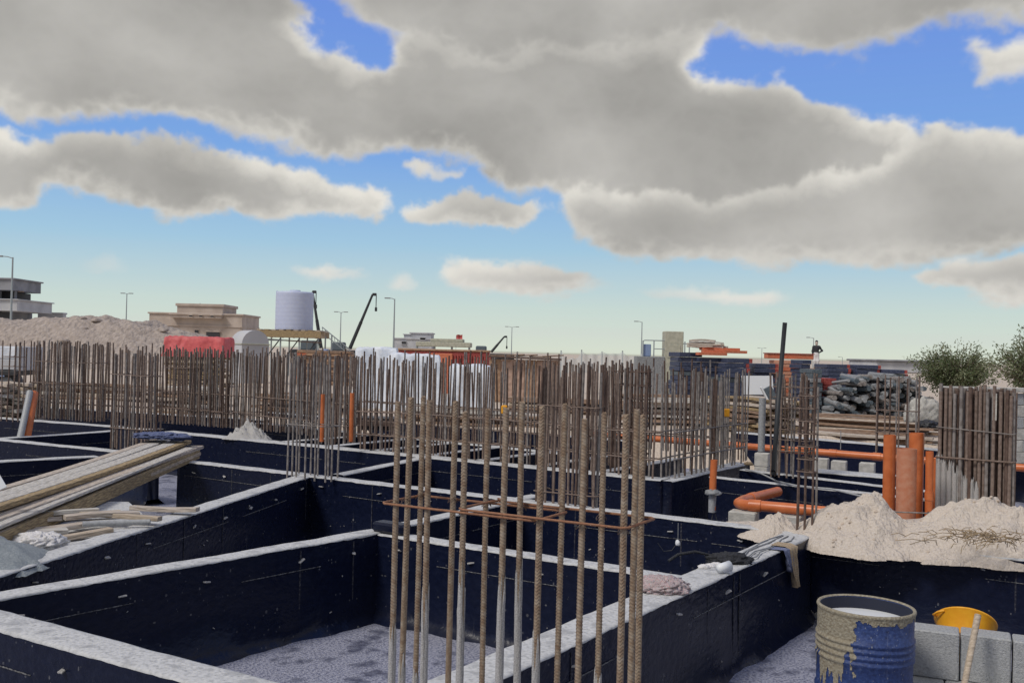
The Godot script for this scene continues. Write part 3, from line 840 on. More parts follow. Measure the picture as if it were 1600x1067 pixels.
func front_cage() -> void:
	var t := thing("rebar_cage", "nearest rebar cage of tall ribbed bars filling the middle, its lower bars splashed white", "rebar", Vector3(0.033, 0, -4.15), 0.0, "column starter bars")
	var x := Vector3(0.862, 0, 0.507).normalized()
	t.basis = Basis(x, Vector3.UP, x.cross(Vector3.UP))
	var la := 1.06
	var lb := 0.25
	var r := 0.0125
	var k := 0
	# places of the bars: the front face, the back face, and one in the middle of each short side
	var front := [[-0.524, 0.125], [-0.355, 0.125], [-0.175, 0.125], [0.013, 0.125], [0.181, 0.125], [0.365, 0.125], [0.542, 0.125]]
	var rear := [[-0.571, -0.115], [-0.393, -0.115], [-0.215, -0.115], [-0.038, -0.115], [0.15, -0.115], [0.338, -0.115], [0.515, -0.115]]
	var spots := []
	for i in 7:
		spots.append([front[i][0], front[i][1], 1.445 + 0.02 * sin(i * 2.1), [0.42, 0.62, 0.7, 0.75, 0.5, 0.0, 0.0][i]])
		spots.append([rear[i][0], rear[i][1], 1.45 + 0.02 * cos(i * 1.7), [0.1, 0.0, 0.0, 0.75, 0.15, 0.3, 0.0][i]])
	spots.append([-0.543, 0.03, 1.46, 0.2])
	spots.append([0.532, 0.0, 1.455, 0.0])
	for s in spots:
		# every bar leans by its own small angle
		var b := Basis.from_euler(Vector3(rng.randfn(0, 0.004), rng.randf() * TAU, rng.randfn(0.0, 0.004)))
		var bar := part(ribbed_bar(r, snappedf(s[2], 0.01)), "bar", M.rust_near, t, Transform3D(b, Vector3(s[0], -0.02, s[1])))
		if s[3] > 0.0:
			part(cement_sleeve(r, s[3] + 0.15, 700 + k), "cement_splash", M.cement, bar)
		k += 1
	# two stirrups that overlap in the middle third, rusted more brightly than the bars
	var y := 0.985
	for q in [[-0.591, 0.170, 0.0], [-0.195, 0.562, 0.014]]:
		var l: float = q[1] - q[0]
		part(stirrup(snappedf(l, 0.001), lb + 0.045, 0.0055), "tie", M.tie_rust, t, Transform3D(Basis.from_euler(Vector3(0.0, 0, 0.004)), Vector3((q[0] + q[1]) * 0.5, y + q[2], 0)))
	part(stirrup(la + 0.05, lb + 0.045, 0.0055), "tie", M.tie_rust, t, Transform3D(Basis(), Vector3(0, 0.06, 0)))
	# twisted wire at the crossings
	for s in spots:
		var loop := []
		for j in 9:
			var a := TAU * j / 8.0
			loop.append(Vector3(s[0] + cos(a) * 0.021, y + sin(a * 2.0) * 0.012, s[1] + sin(a) * 0.021))
		part(tube(loop, 0.0016, 4), "tie_wire", M.rust_dark, t)

# a crust of cement that clings to the lower part of a bar, ending raggedly
func cement_sleeve(r: float, height: float, seed_: int) -> Mesh:
	var n := noise(seed_, 1.0, FastNoiseLite.TYPE_SIMPLEX_SMOOTH, 3)
	var st := new_st(true)
	var sides := 20
	var rows := int(height / 0.02)
	var at := func(k: int, j: int) -> Vector3:
		var a := TAU * (k % sides) / sides
		var top := height * (0.8 + 0.22 * n.get_noise_2d(cos(a) * 0.9, sin(a) * 0.9) + 0.22 * n.get_noise_2d(cos(a) * 4.0, 9.0 + sin(a) * 4.0))
		var y := top * j / rows
		var rr := r * 1.1 + 0.0022 + 0.0028 * n.get_noise_3d(cos(a) * 1.5, y * 40.0, sin(a) * 1.5)
		if j == rows: rr = r * 0.95
		return Vector3(cos(a) * rr, y, sin(a) * rr)
	for j in rows:
		for k in sides: quad(st, at.call(k, j), at.call(k, j + 1), at.call(k + 1, j + 1), at.call(k + 1, j))
	return done(st)

func make_rebar() -> void:
	front_cage()
	cage("brown cage standing on the long wall directly behind the front cage", Vector3(0.669, 0.000, -10.982), 0.72, 0.22, 8, 2, 1.53, 0.0145, [1.07, 0.12], "rust")
	cage("sparse cage standing on the joint of the skewed and long walls", Vector3(-2.506, 0.000, -12.723), 0.66, 0.24, 5, 1, 1.5, 0.0125, [0.66], "rust_grey", ALONG, 0.006)
	cage("dense brown cage behind the far end of the plank stack", Vector3(-5.916, 0.000, -15.773), 0.82, 0.3, 10, 2, 1.5, 0.0145, [1.14, 0.3])
	cage("leftmost far cage behind the leaning orange pipe", Vector3(-9.916, 0.000, -21.536), 0.85, 0.3, 10, 2, 1.62, 0.015, [1.2, 0.75])
	cage("second far cage from the left, beside the leaning orange pipe", Vector3(-9.020, 0.000, -21.246), 0.85, 0.3, 10, 2, 1.62, 0.015, [1.2, 0.75])
	cage("cage at the left picture edge in front of the blue truck", Vector3(-10.272, 0.000, -20.596), 0.4, 0.25, 3, 1, 1.6, 0.013, [1.1, 1.3])
	cage("far cage below the red sheeting", Vector3(-6.889, 0.000, -21.020), 0.7, 0.3, 9, 2, 1.55, 0.015, [1.15, 0.3])
	cage("far cage just right of the red sheeting", Vector3(-6.042, 0.000, -20.566), 0.7, 0.3, 9, 2, 1.52, 0.015, [0.3])
	cage("far cage in front of the white arched cabin", Vector3(-5.218, 0.000, -20.136), 0.7, 0.3, 9, 2, 1.5, 0.015, [0.3])
	cage("far cage below the white water tank", Vector3(-4.427, 0.000, -19.723), 0.7, 0.3, 9, 2, 1.5, 0.015, [0.45])
	cage("cage with orange tubes between its bars below the dark crane boom", Vector3(-3.103, 0.000, -17.551), 0.85, 0.4, 9, 3, 1.5, 0.015, [0.3])
	bar_row("long dense row of starter bars in front of the white sheeting", Vector3(-2.481, -0.000, -16.431), Vector3(0.385, 0.000, -14.805), 0.13, 0.17, 1.49, 0.0145)
	bar_row("row of starter bars on the wall's right part beside the corner", Vector3(0.440, 0.000, -14.732), Vector3(2.018, 0.000, -13.401), 0.13, 0.17, 1.46, 0.0145)
	bar_row("row of starter bars, coloured greyer as if lit, turning back from the wall corner", Vector3(2.117, 0.000, -13.488), Vector3(3.643, 0.000, -15.784), 0.15, 0.17, 1.44, 0.0145, "rust_grey")  # greyer rust stands for the light falling on these bars
	bar_row("further row of starter bars behind the long dense row", Vector3(-2.959, 0.000, -19.542), Vector3(0.913, 0.000, -16.951), 0.14, 0.2, 1.6, 0.0145)
	bar_row("furthest row of bars in front of the net fence", Vector3(0.760, 0.000, -18.602), Vector3(3.610, 0.000, -17.393), 0.13, 0.2, 1.55, 0.0145, "rust_dark")
	bar_row("far row of bars under the white arched cabin and water tank", Vector3(-7.521, 0.000, -21.790), Vector3(-2.833, 0.000, -18.413), 0.13, 0.25, 1.58, 0.0145)
	bar_row("far row of bars in front of the soil bank", Vector3(-11.424, 0.000, -23.250), Vector3(-7.482, 0.000, -21.599), 0.15, 0.25, 1.6, 0.0145)
	cage("dense dark cage between front cage and net fence", Vector3(1.805, 0.000, -14.859), 0.5, 0.25, 6, 2, 1.5, 0.0145, [0.2, 0.4, 0.6, 0.8, 1.0, 1.2, 1.4], "rust_dark")
	cage("brown cage behind the upper right corner of the front cage", Vector3(1.331, 0.000, -15.451), 0.6, 0.25, 6, 2, 1.52, 0.0145, [0.4], "rust")
	cage("slim cage of paired bars left of the tall black pipe", Vector3(3.714, 0.000, -16.370), 0.32, 0.2, 3, 1, 1.45, 0.012, [0.3])
	cage("slim cage on the corner of the ragged wall beside the sand", Vector3(2.841, 0.000, -9.526), 0.13, 0.1, 3, 0, 1.4, 0.011, [0.58, 0.7, 0.82, 0.94, 1.06, 1.18, 1.3], "rust", ALONG, 0.004)
	cage("tied cage rising beside the tall black pipe", Vector3(4.032, 0.000, -14.219), 0.46, 0.32, 6, 3, 1.42, 0.0145, [0.35, 0.5, 0.65, 0.8, 0.95, 1.1, 1.25], "rust")
	cage("isolated cage with white bars behind the upright orange pipes", Vector3(7.079, 0.000, -18.240), 0.7, 0.25, 5, 1, 1.4, 0.0145, [0.35, 0.75], "rust", ALONG, 0.005)
	# the thick bundle on the right
	var big := cage("thick tight bundle of brown bars behind the right sand mound", Vector3(Vector3(5.302, 0.000, -11.345).x, -0.05, Vector3(5.302, 0.000, -11.345).z), 0.74, 0.28, 14, 4, 1.42, 0.02, [0.62], "rust", ALONG, 0.004)
	for k in 16:
		var p := Vector3(-0.35 + k * 0.047, -0.03, -0.06 + 0.12 * (k % 2))
		part(plain_bar(0.024), "bar", [M.rust, M.rust_dark, M.rust_grey][k % 3], big, Transform3D(Basis.from_euler(Vector3(0.0, 0, rng.randfn(0, 0.004))).scaled_local(Vector3(1, 1.44, 1)), p))
	for k in 15:
		part(plain_bar(0.024), "bar", [M.rust_dark, M.rust, M.rust_dark][k % 3], big, Transform3D(Basis.from_euler(Vector3(0.0, 0, rng.randfn(0, 0.003))).scaled_local(Vector3(1, 1.3 + 0.12 * (k % 2), 1)), Vector3(-0.345 + k * 0.05, -0.03, 0.09 if k % 2 else 0.0)))
	for k in 8:
		part(cement_sleeve(0.025, 0.78 - 0.045 * k, 760 + k), "cement_splash", M.cement, big, Transform3D(Basis(), Vector3(-0.37 + k * 0.74 / 13.0, -0.02, 0.14)))
		if k < 5: part(cement_sleeve(0.027, 0.7 - 0.06 * k, 780 + k), "cement_splash", M.cement, big, Transform3D(Basis(), Vector3(-0.35 + k * 0.094, -0.02, 0.06)))
	part(box(Vector3(0.045, 0.3, 0.02), 0.003), "timber_wedge", M.pale_block, big, Transform3D(Basis(), Vector3(0.2, 1.22, 0.16)))
	# bars lying over the bundle and a wire round it
	part(stirrup(0.8, 0.34, 0.007), "tie", M.rust_grey, big, Transform3D(Basis.from_euler(Vector3(0.03, 0, -0.05)), Vector3(0, 0.95, 0)))

# ---------------------------------------------------------------- things on the site

# a crumpled piece of cloth or a bag: a folded, flattened lump resting on y = 0
func crumple(size: Vector3, seed_: int, folds := 7.0, rows := 30) -> Mesh:
	var n := noise(seed_, 1.0, FastNoiseLite.TYPE_SIMPLEX_SMOOTH, 3)
	var st := new_st(true)
	var g := []
	for j in rows + 1:
		var row := []
		var v := PI * j / rows
		for i in rows * 2 + 1:
			var u := TAU * (i % (rows * 2)) / (rows * 2)
			var d := Vector3(cos(u) * sin(v), cos(v), sin(u) * sin(v))
			var f := 1.0 + 0.32 * n.get_noise_3dv(d * folds * 0.2) + 0.14 * (1.0 - absf(n.get_noise_3dv(d * folds * 0.4)) * 3.0) + 0.05 * n.get_noise_3dv(d * folds)
			var p := d * f
			p.y = maxf(p.y, -0.42)
			row.append(Vector3(p.x * size.x, (p.y + 0.42) * size.y * 0.7, p.z * size.z) * 0.5)
		g.append(row)
	for j in rows:
		for i in rows * 2:
			quad(st, g[j][i], g[j][i + 1], g[j + 1][i + 1], g[j + 1][i])
	return done(st)

# a heap of loose material; r is the outline as a function of angle through noise
func heap(size: Vector3, seed_: int, cells := 64, lumps := 0.35, fine := 0.05) -> Mesh:
	var n := noise(seed_, 1.0, FastNoiseLite.TYPE_SIMPLEX_SMOOTH, 4)
	var st := new_st(true)
	var g := []
	for j in cells + 1:
		var row := []
		for i in cells + 1:
			var u := lerpf(-1.15, 1.15, float(i) / cells)
			var v := lerpf(-1.15, 1.15, float(j) / cells)
			var r := Vector2(u, v).length() * (1.0 + 0.22 * n.get_noise_2d(u * 1.1 + 7.0, v * 1.1))
			var y := maxf(0.0, 1.0 - r)
			y = y * (1.0 + lumps * n.get_noise_2d(u * 2.2, v * 2.2)) - 0.25 * maxf(0.0, y - 0.75)
			y += fine * n.get_noise_2d(u * 9.0, v * 9.0) * minf(1.0, y * 6.0) - (0.06 if r > 1.0 else 0.0)
			row.append(Vector3(u * size.x * 0.5, y * size.y, v * size.z * 0.5))
		g.append(row)
	for j in cells:
		for i in cells:
			# nothing lies beyond the foot of the heap
			if maxf(maxf(g[j][i].y, g[j][i + 1].y), maxf(g[j + 1][i + 1].y, g[j + 1][i].y)) > 0.0: quad(st, g[j][i], g[j][i + 1], g[j + 1][i + 1], g[j + 1][i])
	return done(st)

# height of a heap at a point, from its nearest vertex
func heap_level(mesh: Mesh, x: float, z: float) -> float:
	if not cache.has(mesh): cache[mesh] = mesh.surface_get_arrays(0)[Mesh.ARRAY_VERTEX]
	var best := 1e9
	var y := 0.0
	for v in cache[mesh]:
		var d: float = (v.x - x) * (v.x - x) + (v.z - z) * (v.z - z)
		if d < best:
			best = d
			y = v.y
	return y

func plank_mesh(length: float, w: float, t: float, bow := 0.0) -> Mesh:
	var key := "plank%.2f_%.3f_%.3f_%.3f" % [length, w, t, bow]
	if cache.has(key): return cache[key]
	var st := new_st(false)
	var n := 6
	var last := []
	var c := 0.004
	for i in n + 1:
		var x := length * i / n
		var dy := bow * sin(PI * i / n)
		var sec := []
		for q in [[-1, -1, 0, 1], [-1, -1, 1, 0], [-1, 1, 1, 0], [-1, 1, 0, 1], [1, 1, 0, 1], [1, 1, 1, 0], [1, -1, 1, 0], [1, -1, 0, 1]]:
			var z: float = q[0] * (w * 0.5 - (c if q[3] == 1 else 0.0))
			var y: float = q[1] * (t * 0.5 - (c if q[2] == 1 else 0.0))
			sec.append(Vector3(x, y + dy, z))
		if i > 0:
			for k in 8: quad(st, last[k], last[(k + 1) % 8], sec[(k + 1) % 8], sec[k])
		if i == 0 or i == n:
			for k in range(1, 7):
				if i == 0: tri(st, sec[0], sec[k + 1], sec[k])
				else: tri(st, sec[0], sec[k], sec[k + 1])
		last = sec
	cache[key] = done(st)
	return cache[key]

func plank(label: String, a: Vector3, b: Vector3, w: float, t: float, wood: int, roll := 0.0, group := "", bow := 0.0) -> Node3D:
	var o := part(plank_mesh(snappedf(a.distance_to(b), 0.05), w, t, bow), "plank", M["wood_%d" % wood], self, frame_along(a, b) * Transform3D(Basis(Vector3.RIGHT, roll), Vector3.ZERO))
	tag(o, label, "plank", group)
	return o

func pipe(called: String, label: String, pts: Array, r: float, m: String, open_end := false, group := "", sockets := []) -> Node3D:
	var t := thing(called, label, "pipe", pts[0], 0.0, group)
	var local := pts.map(func(p): return p - pts[0])
	if open_end:
		var st := new_st(true)
		add_tube(st, local, r, 20, -1.0, false)
		part(done(st), "barrel", M[m], t)
		var st2 := new_st(true)
		var n := local.size()
		var back: Array = local.duplicate()
		back.reverse()
		add_tube(st2, back, r * 0.93, 20, -1.0, false)
		part(done(st2), "bore", M[m], t)
		# the cut rim
		var st3 := new_st()
		var d: Vector3 = (local[n - 1] - local[n - 2]).normalized()
		var s := d.cross(Vector3.RIGHT if absf(d.x) < 0.9 else Vector3.UP).normalized()
		var u := s.cross(d)
		for k in 20:
			var a0 := TAU * k / 20.0
			var a1 := TAU * (k + 1) / 20.0
			var e0 := s * cos(a0) + u * sin(a0)
			var e1 := s * cos(a1) + u * sin(a1)
			quad(st3, local[n - 1] + e0 * r * 0.93, local[n - 1] + e0 * r, local[n - 1] + e1 * r, local[n - 1] + e1 * r * 0.93)
		part(done(st3), "rim", M[m], t)
	else:
		part(done_with_caps(local, r, 16, -1.0), "barrel", M[m], t)
	# push-fit sockets where lengths meet
	for s in sockets:
		var k := int(s)
		var c: Vector3 = local[k].lerp(local[k + 1], s - k)
		var d: Vector3 = (local[k + 1] - local[k]).normalized()
		part(done_with_caps([c - d * r * 1.1, c - d * r * 0.9, c + d * r * 0.9, c + d * r * 1.1], r * 1.13, 16, -1.0), "socket", M[m], t)
	return t

func make_lumber() -> void:
	# the apron on which the loose boards lie
	var ap := part(slab([Vector3(-3.975, -0.030, -6.347), Vector3(-3.759, -0.030, -6.605), Vector3(-3.596, -0.030, -7.112), Vector3(-3.449, -0.030, -8.098), Vector3(-3.357, -0.030, -9.422), Vector3(-4.012, -0.030, -10.561), Vector3(-6.313, -0.030, -10.453)], -0.03, -0.78), "concrete_apron", M.concrete_top, self)
	tag(ap, "flat grey concrete apron under the loose planks", "slab")
	# the stack: boards laid side by side in three loose layers
	var near := Vector3(-4.35, 0.0, -7.6)
	var far := Vector3(-4.98, 0.0, -14.75)
	var where := ["bottom layer", "middle layer", "top layer"]
	var spots := [[0, -0.36, 0.16], [0, -0.18, 0.16], [0, 0.01, 0.18], [0, 0.21, 0.16], [0, 0.39, 0.13], [1, -0.3, 0.17], [1, -0.08, 0.2], [1, 0.14, 0.17], [1, 0.34, 0.15], [2, -0.33, 0.12], [2, -0.16, 0.15], [2, 0.04, 0.16], [2, 0.2, 0.1]]
	var order := {0: 0, 1: 0, 2: 0}
	var nth := ["first", "second", "third", "fourth", "fifth"]
	for s in spots:
		var y: float = 0.05 + s[0] * 0.075
		var j := rng.randf_range(-0.035, 0.035)
		var a := near + Vector3(s[1] * 0.75 + j, y + 0.06, rng.randf_range(-0.5, 0.5))
		var b := far + Vector3(s[1] * 1.0 - j, y, rng.randf_range(-0.5, 0.45))
		var k: int = order[s[0]]
		order[s[0]] += 1
		plank("weathered board in the %s of the slanting stack, %s from its far side" % [where[s[0]], nth[k]], a, b, s[2], 0.045, [0, 1, 2, 0, 1, 2, 0, 2, 3, 0][rng.randi() % 10], rng.randf_range(-0.06, 0.06), "boards in the slanting stack", rng.randf_range(-0.03, 0.02))
	plank("thick yellowish beam along the lower edge of the slanting stack", near + Vector3(0.36, 0.06, 0.0), far + Vector3(0.42, 0.045, 0.1), 0.05, 0.13, 3, 0.0, "boards in the slanting stack")
	plank("white painted board lying on the lower edge of the slanting stack", near + Vector3(0.33, 0.17, 0.2), far + Vector3(0.38, 0.15, 0.35), 0.12, 0.03, 2, 0.03, "boards in the slanting stack")
	plank("pale prop under the near part of the slanting stack", Vector3(-5.234, 0.040, -9.262), Vector3(-4.923, 0.040, -10.482), 0.1, 0.08, 2)
	# loose boards in front of the stack
	var loose := [[Vector3(-4.547, 0.080, -9.190), Vector3(-3.136, 0.060, -9.059), 0.1, "long tan board lying across the gap before the stack"], [Vector3(-3.657, 0.050, -9.712), Vector3(-3.029, 0.050, -9.691), 0.12, "short board behind the long tan board by the skewed wall"], [Vector3(-4.226, 0.070, -8.484), Vector3(-4.046, 0.050, -9.021), 0.09, "split short board in the middle of the loose heap"], [Vector3(-4.342, 0.020, -8.156), Vector3(-3.769, 0.030, -8.558), 0.1, "brown board behind the white rag"], [Vector3(-3.765, 0.000, -8.310), Vector3(-3.460, 0.020, -8.687), 0.09, "grey board lying right of the white rag"], [Vector3(-4.571, 0.100, -8.578), Vector3(-4.187, 0.100, -9.047), 0.12, "stubby board at the left end of the loose heap"], [Vector3(-4.334, 0.030, -9.241), Vector3(-3.690, 0.030, -9.560), 0.1, "darker board under the long tan board"], [Vector3(-4.592, 0.040, -8.419), Vector3(-4.231, 0.040, -8.784), 0.12, "thick offcut at the left picture edge"]]
	loose.append_array([[Vector3(-4.713, 0.120, -8.635), Vector3(-3.794, 0.100, -9.217), 0.12, "wide grey board at the back of the loose heap"], [Vector3(-4.107, 0.030, -8.421), Vector3(-3.723, 0.030, -8.915), 0.1, "grey board under the white conduit"], [Vector3(-4.422, 0.080, -8.016), Vector3(-4.070, 0.080, -8.236), 0.13, "short thick board above the grit heap"], [Vector3(-3.917, 0.090, -8.833), Vector3(-3.413, 0.070, -9.242), 0.08, "narrow lath lying across the loose boards"]])
	for q in loose:
		plank(q[3], q[0], q[1], q[2], 0.04, rng.randi() % 4, rng.randf_range(-0.1, 0.1), "loose boards before the stack", rng.randf_range(-0.01, 0.02))
	pipe("conduit", "white plastic conduit lying among the loose boards", [Vector3(-3.728, 0.050, -8.765), Vector3(-3.487, 0.045, -8.894), Vector3(-3.202, 0.050, -8.955)], 0.025, "grey_plastic")
	var sh := thing("crumpled_sheet", "blue crumpled sheet on the far end of the plank stack", "sheet", Vector3(-5.059, 0.280, -14.518))
	part(crumple(Vector3(0.75, 0.16, 0.5), 811), "sheet", M.blue_sheet, sh)
	var rag := thing("white_rag", "crumpled white rag on the concrete near the loose planks", "rag", Vector3(-3.795, -0.030, -8.107))
	part(crumple(Vector3(0.4, 0.24, 0.3), 812, 9.0), "cloth", M.white_cloth, rag)
	var grit := thing("grit_heap", "heap of bluish grey grit at the left picture edge", "heap", Vector3(-4.108, -0.030, -7.528))
	part(heap(Vector3(1.3, 0.3, 1.1), 813, 48, 0.2, 0.03), "grit", M.grit, grit)
	var card := thing("white_card", "small white sheet standing behind the plank stack's near end", "sheet", Vector3(-5.098, -0.030, -10.041))
	card.position = Vector3(-4.303, 0.458, -8.400)
	part(box(Vector3(0.09, 0.17, 0.01), 0.003), "card", M.white_plastic, card, Transform3D(Basis.from_euler(Vector3(-0.5, 0.4, 0.5)), Vector3.ZERO))

func block(label: String, at: Vector3, size: Vector3, turn: float, m := "block", group := "") -> Node3D:
	var o := part(box(size, 0.008), "concrete_block", M[m], self, Transform3D(Basis(Vector3.UP, turn), at + Vector3(0, size.y * 0.5, 0)))
	tag(o, label, "block", group)
	return o

func make_drum() -> void:
	var at := Vector3(2.275, -0.752, -6.34)
	var t := thing("steel_drum", "blue ribbed steel drum streaked with beige sludge, full of white liquid", "drum", at)
	t.rotation = Vector3(0.0, 0.0, -0.012)
	var R := 0.288
	var H := 0.852
	var prof := [Vector2(0.0, 0.0), Vector2(R - 0.02, 0.0), Vector2(R, 0.012)]
	# two groups of rolling hoops
	for g in [0.22, 0.55]:
		for k in 4:
			var y: float = g + k * 0.04
			prof.append_array([Vector2(R, y - 0.016), Vector2(R + 0.009, y - 0.006), Vector2(R + 0.009, y + 0.004), Vector2(R, y + 0.014)])
	prof.append_array([Vector2(R, H - 0.03), Vector2(R + 0.004, H - 0.02), Vector2(R + 0.008, H - 0.008), Vector2(R + 0.004, H), Vector2(R - 0.006, H), Vector2(R - 0.009, H - 0.015)])
	part(lathe(prof, 72, 0.006), "body", M.drum_blue, t)
	part(lathe([Vector2(R - 0.009, H - 0.012), Vector2(R - 0.008, H - 0.2)], 72, 0.006), "inner_wall", M.drum_inside_shade, t)  # inside of the shell, darkened in colour for its shade
	# the dried sludge: a skin on one side, with runs at its lower edge and a collar under the rim
	var n := noise(821, 1.0, FastNoiseLite.TYPE_SIMPLEX_SMOOTH, 4)
	var st := new_st(true)
	var sides := 300
	for k in sides:
		for j in 100:
			var y0 := H - 0.002 - j * 0.0075
			var y1 := y0 - 0.0075
			var a0 := TAU * k / sides
			var a1 := TAU * (k + 1) / sides
			var edge := n.get_noise_2d(a0 * 2.6, 2.0) * 0.7 + n.get_noise_2d(a0 * 6.0, 5.0) * 0.25
			# a broad patch centred on the camera's left and a thin collar all round
			var off := absf(wrapf(a0 - 2.85, -PI, PI))
			var run := 0.045 + 0.05 * edge
			if off < 0.72 + 0.16 * n.get_noise_2d(y0 * 9.0, 8.0): run = 0.31 + 0.22 * edge + 0.3 * maxf(0.0, n.get_noise_2d(a0 * 3.0, 12.0))
			if H - y0 > run: continue
			var p := []
			for q in [[a0, y0], [a1, y0], [a1, y1], [a0, y1]]:
				var rr := drum_radius(prof, q[1]) * (1.0 + 0.006 * sin(q[0] * 2.0 + 0.7)) + 0.0028 + 0.0016 * n.get_noise_3d(cos(q[0]) * 6.0, q[1] * 22.0, sin(q[0]) * 6.0)
				p.append(Vector3(cos(q[0]) * rr, q[1], sin(q[0]) * rr))
			quad(st, p[0], p[1], p[2], p[3])
	part(done(st), "dried_sludge", M.drum_sludge, t)
	part(lathe([Vector2(R + 0.0095, H - 0.012), Vector2(R + 0.0095, H - 0.004), Vector2(R + 0.005, H + 0.003), Vector2(R - 0.006, H + 0.003), Vector2(R - 0.012, H - 0.005)], 72, 0.006), "rim_crust", M.drum_sludge, t)
	part(lathe([Vector2(R - 0.01, H - 0.085), Vector2(0.0, H - 0.085)], 48, 0.006), "white_liquid", M.white_plastic, t)

func drum_radius(prof: Array, y: float) -> float:
	for i in range(2, prof.size() - 3):
		var p: Vector2 = prof[i]
		var q: Vector2 = prof[i + 1]
		if y >= p.y and y <= q.y: return lerpf(p.x, q.x, (y - p.y) / maxf(q.y - p.y, 1e-5))
	return 0.292

func make_corner() -> void:
	# filled floor of the bay with the drum
	var fl := slab([Vector3(-0.558, -0.752, -6.677), Vector3(4.068, -0.752, -13.665), Vector3(7.026, -0.752, -11.831), Vector3(7.0, 0, -5.0), Vector3(5.2, 0, -1.0)], -0.752, -0.758)
	structure(fl, "bay_floor", M.screed)
	# blocks beside the drum, two courses
	var turn := -0.4
	var bx := Basis(Vector3.UP, turn)
	var o := Vector3(2.80, -0.752, -6.72)
	var lower := ["behind the drum", "left of the wooden handle", "under the wooden handle", "right of the wooden handle", "furthest right"]
	for k in 5:
		block("grey block in the lower course, %s" % lower[k], o + bx * Vector3(-0.06 + 0.41 * k, 0, 0.07 + 0.02 * (k % 2)), Vector3(0.4, 0.31, 0.24), turn + 0.02 * sin(k * 3.0), "block", "loose blocks by the drum")
	for k in 5:
		block("grey block in the upper course, %s" % lower[k], o + bx * Vector3(0.08 + 0.31 * k, 0.312, -0.03 - 0.025 * (k % 2)), Vector3(0.3, 0.31, 0.2), turn + 0.03 * sin(k * 5.0), "block", "loose blocks by the drum")
	for k in 3:
		block("grey block in the row standing behind the courses, %s" % ["under the yellow tub", "right of the yellow tub", "furthest right"][k], o + bx * Vector3(0.3 + 0.41 * k, 0, -0.27), Vector3(0.4, 0.31, 0.2), turn, "block", "loose blocks by the drum")
	# tub tipped on its side behind the blocks
	var tub := thing("yellow_tub", "yellow plastic builder's tub tipped over behind the grey blocks", "tub", o + bx * Vector3(0.22, 0.31, -0.32))
	var side := [Vector2(0.0, 0.0), Vector2(0.15, 0.0), Vector2(0.155, 0.01), Vector2(0.2, 0.26), Vector2(0.212, 0.262), Vector2(0.214, 0.272), Vector2(0.2, 0.275), Vector2(0.193, 0.262), Vector2(0.148, 0.015), Vector2(0.0, 0.012)]
	var tilt := Transform3D(Basis(Vector3.UP, turn) * Basis(Vector3.FORWARD, 0.06) * Basis(Vector3.RIGHT, -0.75) * Basis(Vector3.UP, 0.5) * Basis().scaled(Vector3.ONE * 0.95), Vector3(0.0, 0.1, 0.12))
	part(lathe(side, 40), "shell", M.yellow_plastic, tub, tilt)
	for s in [-1.0, 1.0]:
		part(tube([Vector3(s * 0.2, 0.255, -0.05), Vector3(s * 0.235, 0.24, -0.03), Vector3(s * 0.235, 0.24, 0.03), Vector3(s * 0.2, 0.255, 0.05)], 0.008, 8), "handle", M.yellow_plastic, tub, tilt)
	var a := Vector3(2.807, -0.462, -6.150)
	var b := Vector3(3.034, 0.037, -6.420)
	var h := thing("wooden_handle", "round wooden tool handle leaning against the grey blocks", "handle", a)
	part(done_with_caps([Vector3.ZERO, (b - a) * 0.5, b - a], 0.019, 12, 0.021), "shaft", M.wood_1, h)
	# rubble in the corner behind the drum
	for k in 7:
		var p := Vector3(2.869, -0.752, -9.383) + Vector3(rng.randf_range(-0.1, 0.16), 0.0, rng.randf_range(-0.12, 0.12))
		var q := thing("rubble_lump", "pale lump of mortar in the wall corner behind the drum", "rubble", p, rng.randf() * TAU, "mortar lumps in the corner")
		part(crumple(Vector3(0.12, 0.12, 0.09) * rng.randf_range(0.7, 1.3), 830 + k, 5.0, 8), "lump", M.pale_block, q)
	# things left on the broad wall
	var r1 := thing("striped_bag", "crumpled red and white striped bag on the broad wall beside the front cage", "bag", Vector3(1.091, 0.000, -7.009))
	part(crumple(Vector3(0.36, 0.2, 0.26), 841, 10.0), "bag", M.striped_cloth, r1)
	var r2 := thing("black_cloth", "black cloth bundle on the broad wall next to a white cup", "cloth", Vector3(1.787, 0.000, -8.022))
	part(crumple(Vector3(0.34, 0.16, 0.2), 842, 9.0), "cloth", M.black_cloth, r2)
	part(tube([Vector3(-0.12, 0.05, -0.02), Vector3(-0.28, 0.09, 0.02), Vector3(-0.42, 0.07, 0.05), Vector3(-0.5, 0.02, 0.07)], 0.012, 6), "strap", M.black_cloth, r2)
	var cup := thing("white_cup", "white plastic cup lying on the broad wall against black cloth", "cup", Vector3(1.633, 0.030, -7.587))
	part(lathe([Vector2(0.0, 0.0), Vector2(0.03, 0.0), Vector2(0.042, 0.11), Vector2(0.039, 0.11), Vector2(0.028, 0.006), Vector2(0.0, 0.006)], 20), "cup", M.white_plastic, cup, Transform3D(Basis(Vector3.UP, 0.4) * Basis(Vector3.FORWARD, 1.45), Vector3(-0.03, 0.016, 0)))
	for k in 3:
		var w := thing("paper_scrap", "white paper scrap beside the cup on the broad wall", "paper", Vector3(1.536, 0.000, -7.781) + Vector3(0.06 * k, 0.004, -0.05 * k), 0.0, "paper scraps by the cup")
		part(crumple(Vector3(0.1, 0.06, 0.07), 845 + k, 8.0, 8), "scrap", M.white_cloth, w)
	# cloth hanging over the wall's edge
	hanging_cloth()
	var m := Vector3(2.259, 0.000, -8.882)
